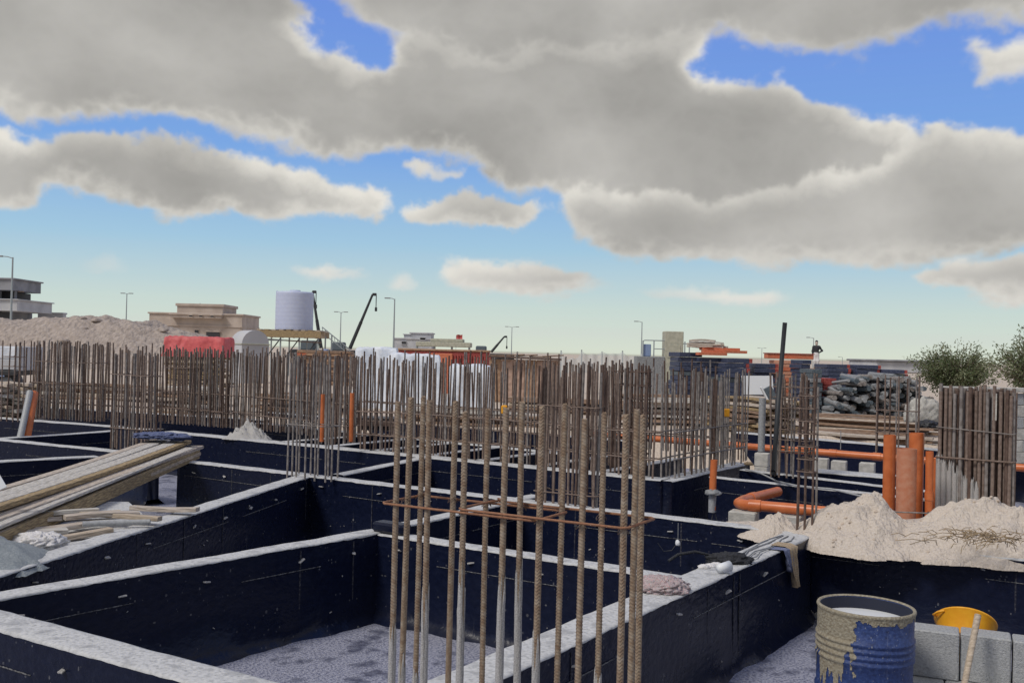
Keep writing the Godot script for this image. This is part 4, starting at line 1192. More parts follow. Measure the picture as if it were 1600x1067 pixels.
	for k in 4:
		var st := new_st(true)
		var a0 := Vector3(1.840, 0.000, -8.028) + Vector3(0.0, 0.012 + 0.006 * k, 0.0)
		var b0 := Vector3(2.613, 0.000, -9.234) + Vector3(0.0, 0.012, 0.0)
		var side_v := ALONG * (-0.09 + 0.05 * k)
		var pts := []
		for i in 7: pts.append(a0.lerp(b0, i / 6.0) + side_v + ALONG * rng.randf_range(-0.03, 0.03) - a0)
		add_tube(st, pts, 0.006, 6)
		var w := part(done(st), "loose_wire", M.grey_steel, self, Transform3D(Basis(), a0))
		tag(w, "grey wire on the broad wall's top, %s from the bay with the drum" % ["fourth", "third", "second", "first"][k], "wire", "wires on the broad wall")

func hanging_cloth() -> void:
	var t := thing("hanging_cloth", "blue and tan cloth hanging over the broad wall's edge near the corner", "cloth", Vector3(2.423, 0.000, -8.672))
	var out := ALONG.cross(Vector3.UP).normalized()
	var along := Vector3(0.56, 0, -0.829)
	var n := noise(851, 6.0, FastNoiseLite.TYPE_SIMPLEX_SMOOTH, 3)
	for q in [["blue_cloth", -0.06, 0.22, 0.26, 0.0], ["tan_cloth", 0.03, 0.17, 0.45, 0.014]]:
		var st := new_st(true)
		var g := []
		for j in 25:
			var v := j / 24.0
			var row := []
			for i in 13:
				var u := i / 12.0 - 0.5
				var wid: float = q[2] * (1.0 - 0.45 * v + 0.3 * n.get_noise_2d(v * 0.3, q[3] * 9.0))
				var p: Vector3 = along * (q[1] + u * wid + 0.1 * v * v)
				var fold := 0.022 * sin(u * 15.0 + v * 3.0) * (0.4 + v)
				var d: float = v * q[3]
				# first over the top, then down the face
				if v < 0.2: p += ALONG * (-0.12 + v * 0.75) + Vector3(0, 0.018 + q[4] + 0.2 * fold, 0)
				else: p += ALONG * (0.035 + q[4] + fold) + Vector3(0, 0.018 - (d - 0.2 * q[3]), 0)
				row.append(p)
			g.append(row)
		for j in 24:
			for i in 12: quad(st, g[j][i], g[j][i + 1], g[j + 1][i + 1], g[j + 1][i])
		part(done(st), "fold", M[q[0]], t)

func make_sand() -> void:
	var a := thing("sand_mound", "left of the two pale sand mounds behind the drum's wall", "sand", Vector3(Vector3(3.355, 0.000, -9.495).x, -0.06, Vector3(3.355, 0.000, -9.495).z))
	part(heap(Vector3(1.55, 0.46, 1.5), 861, 110, 0.4, 0.03), "sand", M.loose_sand, a)
	var b := thing("sand_mound", "right, larger pale sand mound with dry fibres, at the picture edge", "sand", Vector3(Vector3(4.439, 0.000, -9.220).x, -0.06, Vector3(4.439, 0.000, -9.220).z))
	part(heap(Vector3(2.3, 0.5, 1.7), 862, 120, 0.4, 0.03), "sand", M.loose_sand, b)
	var c := thing("sand_spill", "low spill of sand beside the slim cage on the wall corner", "sand", Vector3(Vector3(2.633, 0.000, -9.775).x, -0.08, Vector3(2.633, 0.000, -9.775).z))
	part(heap(Vector3(0.75, 0.22, 0.8), 863, 60, 0.4, 0.05), "sand", M.loose_sand, c)
	var d := thing("sand_ridge", "sand spread along the wall top joining the two mounds", "sand", Vector3(Vector3(3.763, 0.000, -9.226).x, -0.03, Vector3(3.763, 0.000, -9.226).z))
	d.basis = Basis(ALONG, Vector3.UP, ALONG.cross(Vector3.UP))
	part(heap(Vector3(3.6, 0.13, 0.75), 864, 90, 0.6, 0.12), "sand", M.loose_sand, d)
	for m in [[a, 1.3, 1.2], [b, 2.0, 1.4]]:
		var cl := new_st()
		for k in 170:
			var u: float = rng.randf_range(-0.5, 0.5) * m[1]
			var v: float = rng.randf_range(-0.5, 0.5) * m[2]
			var e := heap_level(m[0].get_child(0).mesh, u, v)
			if e < 0.01: continue
			var sz := 0.008 + 0.03 * pow(rng.randf(), 3.0)
			add_box(cl, Vector3(sz, sz * 0.7, sz * 0.8), Transform3D(Basis.from_euler(Vector3(rng.randf() * 3, rng.randf() * 3, rng.randf() * 3)), Vector3(u, e, v)), sz * 0.25)
		part(done(cl), "clods", M.sand, m[0]).set_meta("kind", "stuff")
	# filled ground under the mounds
	var fill := slab([Vector3(2.898, 0.000, -9.450), Vector3(4.918, 0.000, -8.283), Vector3(8.5, 0, -11.5), Vector3(4.853, 0.000, -11.050), Vector3(3.348, -0.000, -10.326)], -0.05, -0.78)
	structure(fill, "sand_fill", M.loose_sand)
	var f := thing("dry_fibres", "tangle of dry brown fibres on the right sand mound", "fibres", Vector3(3.994, 0.160, -8.409))
	var st := new_st(true)
	for k in 150:
		var p := Vector3(rng.randfn(0, 0.2), rng.randfn(0.03, 0.02), rng.randfn(0, 0.11))
		var q := p + Vector3(rng.randfn(0.0, 0.12), rng.randfn(-0.01, 0.03), rng.randfn(0, 0.06))
		add_tube(st, [p, (p + q) * 0.5 + Vector3(0, 0.02, 0), q], 0.003, 4)
	part(done(st), "fibres", M.dry_grass, f).set_meta("kind", "stuff")
	var s0 := Vector3(3.885, 0.021, -8.950)
	var s1 := Vector3(3.996, 0.227, -9.500)
	var stick := part(done_with_caps([Vector3.ZERO, s1 - s0], 0.008, 8, -1.0), "steel_rod", M.rust_dark, self, Transform3D(Basis(), s0))
	tag(stick, "thin dark rod sticking out of the sand between the mounds", "rod")

func pedestal(label: String, at: Vector3, size: Vector3, blocks: int) -> void:
	var t := thing("block_pier", label, "pier", at, -0.55, "block piers under the drain pipes")
	for k in blocks:
		part(box(Vector3(size.x * (1.0 - 0.04 * (k % 2)), size.y / blocks - 0.004, size.z), 0.01), "block", M.pale_block, t, Transform3D(Basis(Vector3.UP, 0.05 * k), Vector3(0, (k + 0.5) * size.y / blocks, 0)))

func make_pipes() -> void:
	# the long drain run beyond the pit
	pipe("drain_pipe", "long orange drain pipe running across the far side of the pit", [Vector3(1.432, 0.020, -20.622), Vector3(3.678, 0.020, -18.904), Vector3(5.452, 0.020, -17.586), Vector3(6.472, 0.020, -16.866), Vector3(8.125, 0.020, -15.771), Vector3(8.859, 0.020, -15.293)], 0.062, "orange_plastic", false, "orange drain pipes", [0.6, 1.3, 2.2, 2.8, 3.6])
	var piers := [[Vector3(4.526, -0.000, -17.845), "behind the black pipe"], [Vector3(5.552, 0.000, -16.792), "before the far black wall"], [Vector3(5.951, -0.000, -16.584), "just left of the upright orange pipes"], [Vector3(5.365, -0.000, -17.162), "broad one beside the tied cage"]]
	for q in piers:
		var p: Vector3 = q[0]
		pedestal("pale block pier under the long drain pipe, %s" % q[1], Vector3(p.x, -0.76, p.z), Vector3(0.24, 0.72, 0.22), 3)
	var col := thing("steel_peg", "thin steel peg standing through the long drain pipe's support", "rod", Vector3(5.759, 0.100, -17.362))
	part(plain_bar(0.008), "rod", M.grey_steel, col, Transform3D(Basis().scaled(Vector3(1, 0.32, 1)), Vector3.ZERO))
	# the elbow in front
	pipe("drain_elbow", "orange drain pipe with an elbow resting on two pale piers", [Vector3(3.348, 0.000, -12.406), Vector3(2.721, 0.000, -11.556), Vector3(2.621, 0.000, -11.344), Vector3(2.660, 0.000, -11.232), Vector3(3.084, 0.000, -11.045), Vector3(3.681, 0.000, -10.721)], 0.06, "orange_plastic", false, "orange drain pipes", [0.75, 3.25])
	for q in [[Vector3(2.647, 0.000, -11.206), "at the elbow"], [Vector3(3.085, 0.000, -11.000), "beside the slim cage"]]:
		var p: Vector3 = q[0]
		pedestal("pale block pier under the elbow pipe, %s" % q[1], Vector3(p.x, -0.76, p.z), Vector3(0.3, 0.695, 0.22), 3)
	# upright pipes left of the thick bundle
	var up := [[Vector3(4.392, 0.000, -11.532), 0.069, 0.8, "orange_plastic", "leftmost upright orange pipe beside the sand"], [Vector3(4.447, 0.000, -11.166), 0.108, 0.68, "dusty_orange_plastic", "widest upright pipe, dusty orange, in front of the others"], [Vector3(4.766, 0.000, -11.690), 0.085, 0.82, "orange_plastic", "upright orange pipe half hidden behind the widest one"], [Vector3(4.682, 0.000, -11.113), 0.042, 0.66, "orange_plastic", "thin upright orange pipe right of the widest one"], [Vector3(4.956, 0.000, -11.574), 0.042, 0.53, "orange_plastic", "short thin orange pipe touching the thick rebar bundle"]]
	for q in up:
		var p: Vector3 = q[0]
		pipe("upright_pipe", q[4], [Vector3(p.x, -0.76, p.z), Vector3(p.x, 0.0, p.z), Vector3(p.x + rng.randfn(0, 0.006), q[2], p.z)], q[1], q[3], true, "upright orange pipes", [1.25] if q[1] < 0.05 else [])
	var strap := part(tube([Vector3(3.957, 0.120, -10.586), Vector3(3.943, 0.120, -10.161), Vector3(4.134, 0.120, -10.150), Vector3(4.296, 0.110, -10.196), Vector3(4.447, 0.160, -10.276)], 0.008, 6), "tie_strap", M.rust_grey, self)
	tag(strap, "thin metal strap tying the upright orange pipes together", "strap")
	# single upright with a bunch of wire at its foot
	var p1 := Vector3(2.544, 0.000, -12.436)
	var u1 := pipe("upright_pipe", "short upright orange pipe with wire at its foot against the black wall", [Vector3(p1.x, -0.25, p1.z), Vector3(p1.x, 0.1, p1.z), Vector3(p1.x + 0.01, 0.37, p1.z)], 0.043, "orange_plastic", true, "upright orange pipes")
	part(crumple(Vector3(0.2, 0.13, 0.16), 871, 9.0, 10), "wire_bunch", M.grey_steel, u1, Transform3D(Basis(), Vector3(0, 0.19, 0.02)))
	part(done_with_caps([Vector3(0, 0.22, 0), Vector3(-0.005, -0.03, 0)], 0.05, 12, 0.045), "grey_cap", M.grey_plastic, u1)
	for s in [-1.0, 1.0]:
		part(tube([Vector3(0.02, 0.0, 0), Vector3(0.03 + 0.08 * s, -0.3, 0.04), Vector3(0.03 + 0.14 * s, -0.5, 0.06)], 0.007, 6), "strut", M.dark_steel, u1)
	# leaning pair on the left
	pipe("leaning_pipe", "orange pipe leaning in the far left corner of the pit", [Vector3(-8.327, -0.030, -17.200), Vector3(-8.320, 0.338, -17.300), Vector3(-8.409, 0.722, -17.600)], 0.075, "orange_plastic", true)
	pipe("leaning_pipe", "grey pipe leaning beside the orange one in the far left corner", [Vector3(-8.339, -0.035, -17.000), Vector3(-8.360, 0.343, -17.200), Vector3(-8.429, 0.748, -17.500)], 0.055, "grey_plastic", true)
	pipe("upright_pipe", "orange tube standing inside the cage below the crane boom", [Vector3(-2.938, 0.179, -15.600), Vector3(-2.938, 0.578, -15.600), Vector3(-2.937, 0.918, -15.600)], 0.034, "orange_plastic", true, "upright orange pipes")
	pipe("upright_pipe", "orange tube right of the cage below the crane boom", [Vector3(-2.526, 0.162, -15.900), Vector3(-2.527, 0.569, -15.900), Vector3(-2.526, 0.936, -15.900)], 0.034, "orange_plastic", true, "upright orange pipes")
	# the tall black standpipe
	pipe("standpipe", "tall thin black standpipe rising above the horizon", [Vector3(4.425, -0.300, -16.737), Vector3(3.372, 0.200, -12.727), Vector3(3.732, 1.117, -13.900), Vector3(3.771, 2.149, -13.800)], 0.031, "dark_steel", false)
	pipe("standpipe", "pale plastic tube standing left of the black standpipe", [Vector3(3.684, 0.290, -14.600), Vector3(3.684, 0.711, -14.600), Vector3(3.686, 1.066, -14.600)], 0.05, "grey_plastic", true)
	# a bulb on a wire hanging into the bay
	var w := thing("hanging_wire", "bent wire with a pale knob hanging down the long wall's face", "wire", Vector3(1.689, 0.000, -10.008))
	part(tube([Vector3(0, 0.0, 0.12), Vector3(0.0, -0.1, 0.125), Vector3(0.0, -0.2, 0.125)], 0.004, 6), "wire", M.grey_steel, w)
	part(tube([Vector3(0, -0.19, 0.125), Vector3(-0.06, -0.27, 0.13), Vector3(-0.14, -0.28, 0.13), Vector3(-0.2, -0.2, 0.13)], 0.004, 6), "loop", M.dark_steel, w)
	part(crumple(Vector3(0.045, 0.11, 0.045), 872, 4.0, 8), "knob", M.white_plastic, w, Transform3D(Basis(), Vector3(0, -0.22, 0.128)))
	# white hose lying along the thin walls
	var hose := part(tube([Vector3(3.463, 0.020, -14.628), Vector3(3.579, 0.015, -14.155), Vector3(3.582, 0.015, -13.315), Vector3(3.731, 0.020, -12.799), Vector3(4.084, 0.020, -12.623), Vector3(4.242, 0.020, -12.033), Vector3(4.346, 0.020, -11.688)], 0.012, 8), "white_hose", M.grey_plastic, self)
	tag(hose, "pale hose draped along the thin walls behind the pipe elbow", "hose")
	var hb := thing("yellow_rag", "yellow scrap on the wall corner near the long drain pipe", "rag", Vector3(3.681, 0.000, -15.347))
	part(crumple(Vector3(0.14, 0.1, 0.1), 873, 8.0, 8), "cloth", M.dry_grass, hb)
	for q in [[0, 8, "orange plastic cap on a bar in the dense row"], [1, 7, "yellow plastic cap on a bar of the slim paired cage"]]:
		var p: Vector3 = Vector3(-0.088, 0.806, -14.600) if q[0] == 0 else Vector3(3.319, 0.799, -15.300)
		var c := thing("bar_cap", q[2], "cap", p, 0.0, "bright plastic bar caps")
		part(box(Vector3(0.09, 0.13, 0.06), 0.015), "cap", M.yellow_plastic, c)
	# rubble on the platform
	var rb := thing("plaster_heap", "small white heap of plaster on the starter bar platform", "heap", Vector3(-4.697, 0.000, -17.882))
	part(heap(Vector3(0.8, 0.26, 0.6), 874, 30, 0.9, 0.35), "plaster", M.cement, rb)

# ---------------------------------------------------------------- stores behind the pit

# a stack of flat panels from the ground up to the height of "top"; turn is its yaw
func panel_stack(label: String, top: Vector3, width: float, depth: float, layer: float, mats: Array, turn := 0.0, ends := "", group := "stacked formwork") -> Node3D:
	var t := thing("panel_stack", label, "stack", Vector3(top.x, -0.05, top.z), turn, group)
	var n := int((top.y + 0.05) / layer)
	for k in n:
		var from_top := n - 1 - k
		var m: String = mats[from_top % mats.size()]
		var y := k * layer + layer * 0.5
		var off := Transform3D(Basis(Vector3.UP, rng.randfn(0, 0.02)), Vector3(rng.randfn(0, 0.02), y, rng.randfn(0, 0.03)))
		var p := part(box(Vector3(snappedf(width, 0.01), layer * 0.94, depth), 0.01), "panel", M[m], t, off)
		if ends:
			part(box(Vector3(0.1, layer * 0.88, depth * 0.98), 0.006), "end_plate", M[ends] if k % 4 else M.rust_dark, p, Transform3D(Basis(), Vector3(width * 0.5 + 0.055, 0, 0)))
	return t

# boards piled lengthwise; every board a part
func timber_pile(label: String, a: Vector3, b: Vector3, wide: float, layers: int, thick: float, woods: Array, group := "timber piles") -> Node3D:
	var t := thing("timber_pile", label, "timber", a, 0.0, group)
	var d := Vector3(b.x - a.x, 0, b.z - a.z)
	var len := d.length()
	d /= len
	t.basis = Basis(d, Vector3.UP, d.cross(Vector3.UP))
	for j in layers:
		var z := -wide * 0.5
		while z < wide * 0.5:
			var w := rng.randf_range(0.1, 0.2)
			var l := snappedf(len * rng.randf_range(0.75, 1.05), 0.25)
			part(plank_mesh(l, snappedf(w, 0.02), snappedf(thick * 0.8, 0.005), rng.randi_range(-1, 1) * 0.03), "board", M["wood_%d" % woods[rng.randi() % woods.size()]], t, Transform3D(Basis.from_euler(Vector3(rng.randfn(0, 0.05), rng.randfn(0, 0.03), rng.randfn(0, 0.008))), Vector3(rng.randf_range(-0.3, 0.3) * 0.5, (j + 0.5) * thick, z + w * 0.5)))
			z += w * 1.5
	return t

func draped_box(size: Vector3, seed_: int, bulge := 0.12) -> Mesh:
	var n := noise(seed_, 1.0, FastNoiseLite.TYPE_SIMPLEX_SMOOTH, 4)
	var st := new_st(true)
	var cells := 40
	var g := []
	for j in cells + 1:
		var row := []
		for i in cells + 1:
			var u := lerpf(-1.35, 1.35, float(i) / cells)
			var v := lerpf(-1.35, 1.35, float(j) / cells)
			var over := maxf(maxf(absf(u), absf(v)) - 1.0, 0.0) / 0.35
			var p := Vector3(clampf(u, -1, 1) * size.x * 0.5, size.y * (1.0 - over), clampf(v, -1, 1) * size.z * 0.5)
			var f := n.get_noise_3d(p.x * 1.6, p.y * 0.7, p.z * 1.6)
			p += Vector3(signf(u) * over * 0.1, 0.0, signf(v) * over * 0.1) + Vector3(f, f * 0.8 * (1.0 - over), n.get_noise_3d(p.x * 2.4, p.y + 9.0, p.z)) * bulge
			row.append(p)
		g.append(row)
	for j in cells:
		for i in cells: quad(st, g[j][i], g[j][i + 1], g[j + 1][i + 1], g[j + 1][i])
	return done(st)

func make_stores() -> void:
	var face := 0.12
	# blue formwork beams with red ends
	var blues := ["navy", "navy", "navy", "navy", "slate_blue"]
	panel_stack("leftmost dark blue formwork stack, next to the beige tower", Vector3(5.179, 1.776, -30.000), 0.596, 1.0, 0.14, blues, face, "red_paint")
	panel_stack("dark blue formwork stack under the orange boards", Vector3(5.813, 1.753, -29.600), 0.596, 1.0, 0.14, blues, face, "red_paint")
	panel_stack("dark blue formwork stack with ragged left edge right of the orange boards", Vector3(6.385, 1.657, -29.000), 0.635, 1.0, 0.14, blues, face, "red_paint")
	panel_stack("low dark blue stack left of the orange panels", Vector3(7.453, 1.581, -30.000), 0.615, 1.0, 0.14, blues, face, "red_paint")
	panel_stack("dark blue stack standing before the orange panels", Vector3(8.122, 1.650, -28.000), 0.269, 0.8, 0.12, ["navy"], face)
	panel_stack("grey blue stack right before the orange panels", Vector3(8.114, 1.398, -27.000), 0.294, 0.8, 0.12, ["slate_blue", "slate_blue", "grey_steel"], face)
	panel_stack("red stack beside the grey scrap pile", Vector3(8.601, 1.331, -27.500), 0.353, 0.8, 0.2, ["red_paint"], face)
	panel_stack("dark blue stack right of the standing worker", Vector3(10.589, 1.612, -33.000), 0.698, 1.0, 0.13, ["navy"], face, "red_paint")
	panel_stack("dark blue stack above the grey scrap pile", Vector3(11.541, 1.593, -33.000), 0.719, 1.0, 0.13, ["navy"], face, "red_paint")
	panel_stack("rightmost dark blue stack, partly behind the bush", Vector3(12.432, 1.509, -33.000), 0.740, 1.0, 0.13, ["navy", "slate_blue"], face, "red_paint")
	panel_stack("peach and orange layered panel stack behind the black standpipe", Vector3(8.515, 1.639, -31.000), 0.676, 1.0, 0.11, ["peach_paint", "peach_paint", "orange_paint"], face)
	var beam := thing("orange_beam", "bright orange beam lying on the peach panel stack", "beam", Vector3(8.669, 1.721, -31.200))
	part(box(Vector3(1.510, 0.15, 0.3), 0.015), "web", M.orange_paint, beam, Transform3D(Basis(Vector3.UP, face), Vector3(0, 0.0, 0)))
	part(box(Vector3(1.550, 0.025, 0.36), 0.006), "flange", M.red_paint, beam, Transform3D(Basis(Vector3.UP, face), Vector3(0, 0.09, 0)))
	var tags := ["upper", "middle", "lower"]
	var q := [[Vector3(6.148, 1.884, -29.400), 62, 0.02], [Vector3(6.239, 1.811, -29.200), 70, 0.0], [Vector3(5.826, 1.736, -29.000), 46, 0.03]]
	for k in 3:
		var o := part(plank_mesh(snappedf(q[k][1] * 29.0 / 1560.0, 0.05), 0.3, 0.08, 0.0), "orange_board", M.orange_paint, self, Transform3D(Basis(Vector3.UP, face + q[k][2]), q[k][0] - Vector3(q[k][1] * 29.0 / 3120.0, 0, 0)))
		tag(o, "%s of the orange boards lying on the dark blue stacks" % tags[k], "board", "orange boards on the stacks")
	timber_pile("grey boards lying loosely above the orange boards", Vector3(5.333, 1.913, -29.800), Vector3(6.302, 1.936, -29.600), 0.7, 2, 0.07, [0, 2])
	timber_pile("thin grey boards topping the leftmost blue stacks on the skyline", Vector3(5.498, 2.055, -30.200), Vector3(6.308, 2.073, -30.000), 0.4, 2, 0.05, [2, 0])
	# long timber lying before the stacks
	timber_pile("tan timber pile between the slim cage and the black standpipe", Vector3(5.276, -0.036, -24.000), Vector3(6.299, 0.095, -22.600), 1.5, 11, 0.07, [1, 3, 0, 4])
	timber_pile("long reddish planks lying on the sand behind the upright pipes", Vector3(6.795, -0.101, -22.500), Vector3(9.168, -0.010, -21.000), 1.0, 3, 0.06, [4, 4, 0])
	timber_pile("low brown planks at the foot of the grey scrap pile", Vector3(7.609, -0.055, -25.000), Vector3(10.133, 0.060, -23.500), 0.9, 6, 0.06, [4, 4, 0])
	# the heap of grey tubes seen on their ends
	var heap_at := Vector3(9.735, 0.359, -26.500)
	var hp := thing("tube_heap", "heap of grey scaffold tubes and props seen end on below the bush", "scrap", Vector3(heap_at.x, -0.05, heap_at.z), 0.1)
	# tubes lie in loose rows, their ends towards the pit
	var row := 0
	var y := 0.08
	var count := 0
	while y < 1.3 and count < 290:
		var half := 1.35 * sqrt(maxf(0.05, 1.0 - pow(y / 1.42, 3.0)))
		var x := -half + rng.randf() * 0.08
		while x < half:
			var r := rng.randf_range(0.04, 0.075)
			var b := Basis.from_euler(Vector3(PI * 0.5 + rng.randfn(0, 0.06), rng.randfn(0, 0.1), 0))
			part(plain_bar(snappedf(r, 0.01)), "tube", [M.grey_steel, M.grey_plastic, M.rust_grey, M.slate_blue, M.grey_steel][rng.randi() % 5], hp, Transform3D(b.scaled_local(Vector3(1, rng.randf_range(0.8, 1.3), 1)), Vector3(x, y + rng.randfn(0, 0.025), rng.randf_range(-0.75, -0.4))))
			x += r * 2.0 + rng.randf() * 0.05
			count += 1
		y += 0.1
		row += 1
	# pale sheets and a board leaning on the tan timber
	var ws := thing("leaning_board", "white board leaning above the tan timber pile", "board", Vector3(6.058, 0.746, -24.500))
	part(box(Vector3(0.785, 0.471, 0.03), 0.004), "sheet", M.white_plastic, ws, Transform3D(Basis.from_euler(Vector3(-0.2, 0.1, 0.02)), Vector3(0, 0.236, 0)))
	var lb := thing("steel_bracket", "grey steel bracket with a white edge on the tan timber pile", "bracket", Vector3(6.036, 0.727, -23.200))
	part(box(Vector3(0.2, 0.34, 0.08), 0.01), "plate", M.slate_blue, lb, Transform3D(Basis(Vector3.FORWARD, -0.5), Vector3(0, 0.1, 0)))
	part(box(Vector3(0.04, 0.4, 0.1), 0.006), "edge", M.white_plastic, lb, Transform3D(Basis(Vector3.FORWARD, -0.5), Vector3(-0.13, 0.08, 0)))
	part(box(Vector3(0.16, 0.04, 0.1), 0.006), "foot", M.white_plastic, lb, Transform3D(Basis(Vector3.FORWARD, -0.5), Vector3(-0.02, -0.13, 0)))
	var torn := thing("torn_sheet", "pale torn sheeting hanging below the bush", "sheet", Vector3(8.702, 0.382, -21.000))
	part(crumple(Vector3(0.75, 1.0, 0.35), 901, 6.0), "sheet", M.pale_block, torn)
	var bp := thing("black_bag", "black plastic bag lying below the torn sheeting", "bag", Vector3(8.392, 0.343, -20.000))
	part(crumple(Vector3(0.42, 0.28, 0.4), 902, 6.0), "bag", M.black_sheet, bp)
	# block wall on the right
	var bw := thing("block_wall", "unplastered grey block wall with a cast cap at the right edge", "wall", Vector3(8.412, 0.313, -17.200))
	bw.position.y = -0.05
	bw.set_meta("kind", "thing")
	bw.rotation.y = 0.1
	for j in 6:
		for i in 9:
			part(box(Vector3(0.392, 0.192, 0.2), 0.006), "block", M.pale_block if rng.randf() < 0.6 else M.block, bw, Transform3D(Basis(), Vector3(i * 0.4 + 0.2 * (j % 2), 0.1 + j * 0.2, rng.randfn(0, 0.003))))
	part(box(Vector3(4.6, 0.07, 0.3), 0.01), "cap", M.pale_block, bw, Transform3D(Basis(), Vector3(1.3, 1.26, 0)))
	part(box(Vector3(0.09, 1.2, 0.09), 0.01), "post", M.rust_dark, bw, Transform3D(Basis(), Vector3(-0.3, 0.6, 0.16)))
	# white sheeting and the stores in the middle
	var names := ["tall white wrapped bundle left of the street lamp", "lower white wrapped bundle before the orange container", "white wrapped bundle under the red container end"]
	var wr := [[Vector3(-3.899, 1.721, -29.000), 62, 2.0], [Vector3(-2.719, 1.565, -28.000), 76, 1.7], [Vector3(-1.110, 1.311, -27.000), 58, 1.4]]
	for k in 3:
		var p: Vector3 = wr[k][0]
		var o := thing("wrapped_bundle", names[k], "bundle", Vector3(p.x, -0.05, p.z), 0.08, "white wrapped bundles")
		part(draped_box(Vector3(wr[k][1] * 28.5 / 1560.0, p.y + 0.0, 1.2), 910 + k, 0.1), "sheet", M.white_sheet, o)
	var ct := thing("container", "orange and red site container behind the white bundles", "container", Vector3(-2.658, 1.687, -40.000))
	ct.position.y = -0.05
	var ch: float = Vector3(-2.658, 1.687, -40.000).y + 0.05
	part(box(Vector3(3.538, ch * 0.96, 2.2), 0.03), "body", M.red_paint, ct, Transform3D(Basis(), Vector3(0, ch * 0.48, 0)))
	part(box(Vector3(0.923, ch * 0.9, 0.08), 0.02), "door", M.orange_paint, ct, Transform3D(Basis(), Vector3(-0.103, ch * 0.46, 1.15)))
	part(box(Vector3(3.590, 0.08, 2.3), 0.02), "roof_edge", M.ply, ct, Transform3D(Basis(), Vector3(0, ch * 0.98, 0)))
	for k in 14: part(box(Vector3(0.06, ch * 0.85, 0.05), 0.01), "rib", M.red_paint, ct, Transform3D(Basis(), Vector3(0.462 + k * 0.105, ch * 0.46, 1.13)))
	var shk := thing("plywood_shed", "brown plywood shed with an untidy roof line left of the net fence", "shed", Vector3(0.451, 1.399, -34.000))
	shk.position.y = -0.05
	var sh: float = Vector3(0.451, 1.399, -34.000).y + 0.05
	for k in 6: part(box(Vector3(0.392, sh, 0.04), 0.005), "sheet", M.pink_ply if k % 3 else M.ply, shk, Transform3D(Basis(), Vector3(-1.003 + k * 0.401, sh * 0.5, 0.02 * (k % 2))))
	part(box(Vector3(2.397, sh * 0.96, 1.6), 0.02), "back", M.ply, shk, Transform3D(Basis(), Vector3(0, sh * 0.48, -0.9)))
	part(box(Vector3(2.485, 0.06, 2.0), 0.01), "roof", M.rust_dark, shk, Transform3D(Basis(Vector3.FORWARD, 0.02), Vector3(0, sh + 0.06, -0.7)))
	for k in 5: part(plank_mesh(0.75, 0.1, 0.04, 0.0), "roof_batten", M.wood_4, shk, Transform3D(Basis.from_euler(Vector3(0, rng.randf_range(-0.5, 0.5), rng.randf_range(-0.05, 0.12))), Vector3(-1.2 + k * 0.45, sh + 0.12, -0.2)))
	# net fence
	var nf := thing("net_fence", "pale netting hung between posts on the skyline", "fence", Vector3(3.804, 0.665, -42.000))
	nf.position.y = -0.05
	var nh: float = Vector3(3.778, 1.768, -42.000).y + 0.05
	var half: float = 1.723
	for k in 5: part(box(Vector3(0.05, nh + 0.1 * (k % 2), 0.05)), "post", M.galvanised, nf, Transform3D(Basis(), Vector3(-half + k * half * 0.5, nh * 0.5, 0)))
	for k in 4:
		var st := new_st(true)
		var pts := []
		for i in 13:
			var u := i / 12.0
			pts.append(Vector3(-half + (k + u) * half * 0.5, nh - [0.42, 0.16, 0.1, 0.2][k] * sin(PI * u) * (1.0 + 0.3 * sin(u * 9.0)), 0.04 + 0.05 * sin(u * 14.0)))
		for i in 12: quad(st, pts[i], pts[i + 1], Vector3(pts[i + 1].x, 0.9, pts[i + 1].z), Vector3(pts[i].x, 0.9, pts[i].z))
		part(done(st), "netting", M.net, nf)
	# beige tower with a railed platform
	var tw := thing("beige_tower", "beige steel tower box on a railed grey platform on the skyline", "tower", Vector3(6.125, 0.581, -38.000))
	tw.position.y = -0.05
	var th: float = Vector3(6.080, 2.578, -38.000).y + 0.05
	part(box(Vector3(0.706, th, 0.7), 0.02), "box", M.greenish_steel, tw, Transform3D(Basis(), Vector3(0, th * 0.5, 0)))
	part(box(Vector3(0.487, 0.5, 0.02), 0.01), "hatch", M.greenish_steel, tw, Transform3D(Basis(), Vector3(0, th - 0.75, 0.36)))
	var ph: float = Vector3(5.371, 1.610, -38.000).y + 0.05
	part(box(Vector3(1.072, ph, 0.8), 0.02), "platform", M.grey_steel, tw, Transform3D(Basis(), Vector3(-0.877, ph * 0.5, 0)))
	for k in 4:
		part(box(Vector3(0.04, 0.609, 0.04)), "rail_post", M.galvanised, tw, Transform3D(Basis(), Vector3([-1.169, -0.755, 0.414, 0.585][k], ph + 0.292, 0.3)))
	part(tube([Vector3(-1.169, ph + 0.536, 0.3), Vector3(-1.121, ph + 0.609, 0.3), Vector3(-0.341, ph + 0.609, 0.3)], 0.022, 6), "rail", M.galvanised, tw)
	part(tube([Vector3(-0.755, ph + 0.292, 0.3), Vector3(-0.341, ph + 0.292, 0.3)], 0.02, 6), "rail", M.galvanised, tw)
	part(tube([Vector3(0.341, ph + 0.512, 0.3), Vector3(0.585, ph + 0.512, 0.3)], 0.022, 6), "rail", M.galvanised, tw)
	part(box(Vector3(0.292, 0.463, 0.3), 0.02), "blue_box", M.blue_box, tw, Transform3D(Basis(), Vector3(-0.999, ph + 0.231, 0.1)))
	# left side: timber, truck, sheeting
	timber_pile("tan timber stacked in layers at the left picture edge", Vector3(-12.032, -0.192, -23.000), Vector3(-10.551, -0.088, -22.000), 0.9, 11, 0.08, [1, 2, 0])
	timber_pile("pale timber stack behind the second far cage", Vector3(-8.569, -0.082, -25.000), Vector3(-7.104, -0.000, -24.000), 0.9, 9, 0.075, [0, 4, 2])
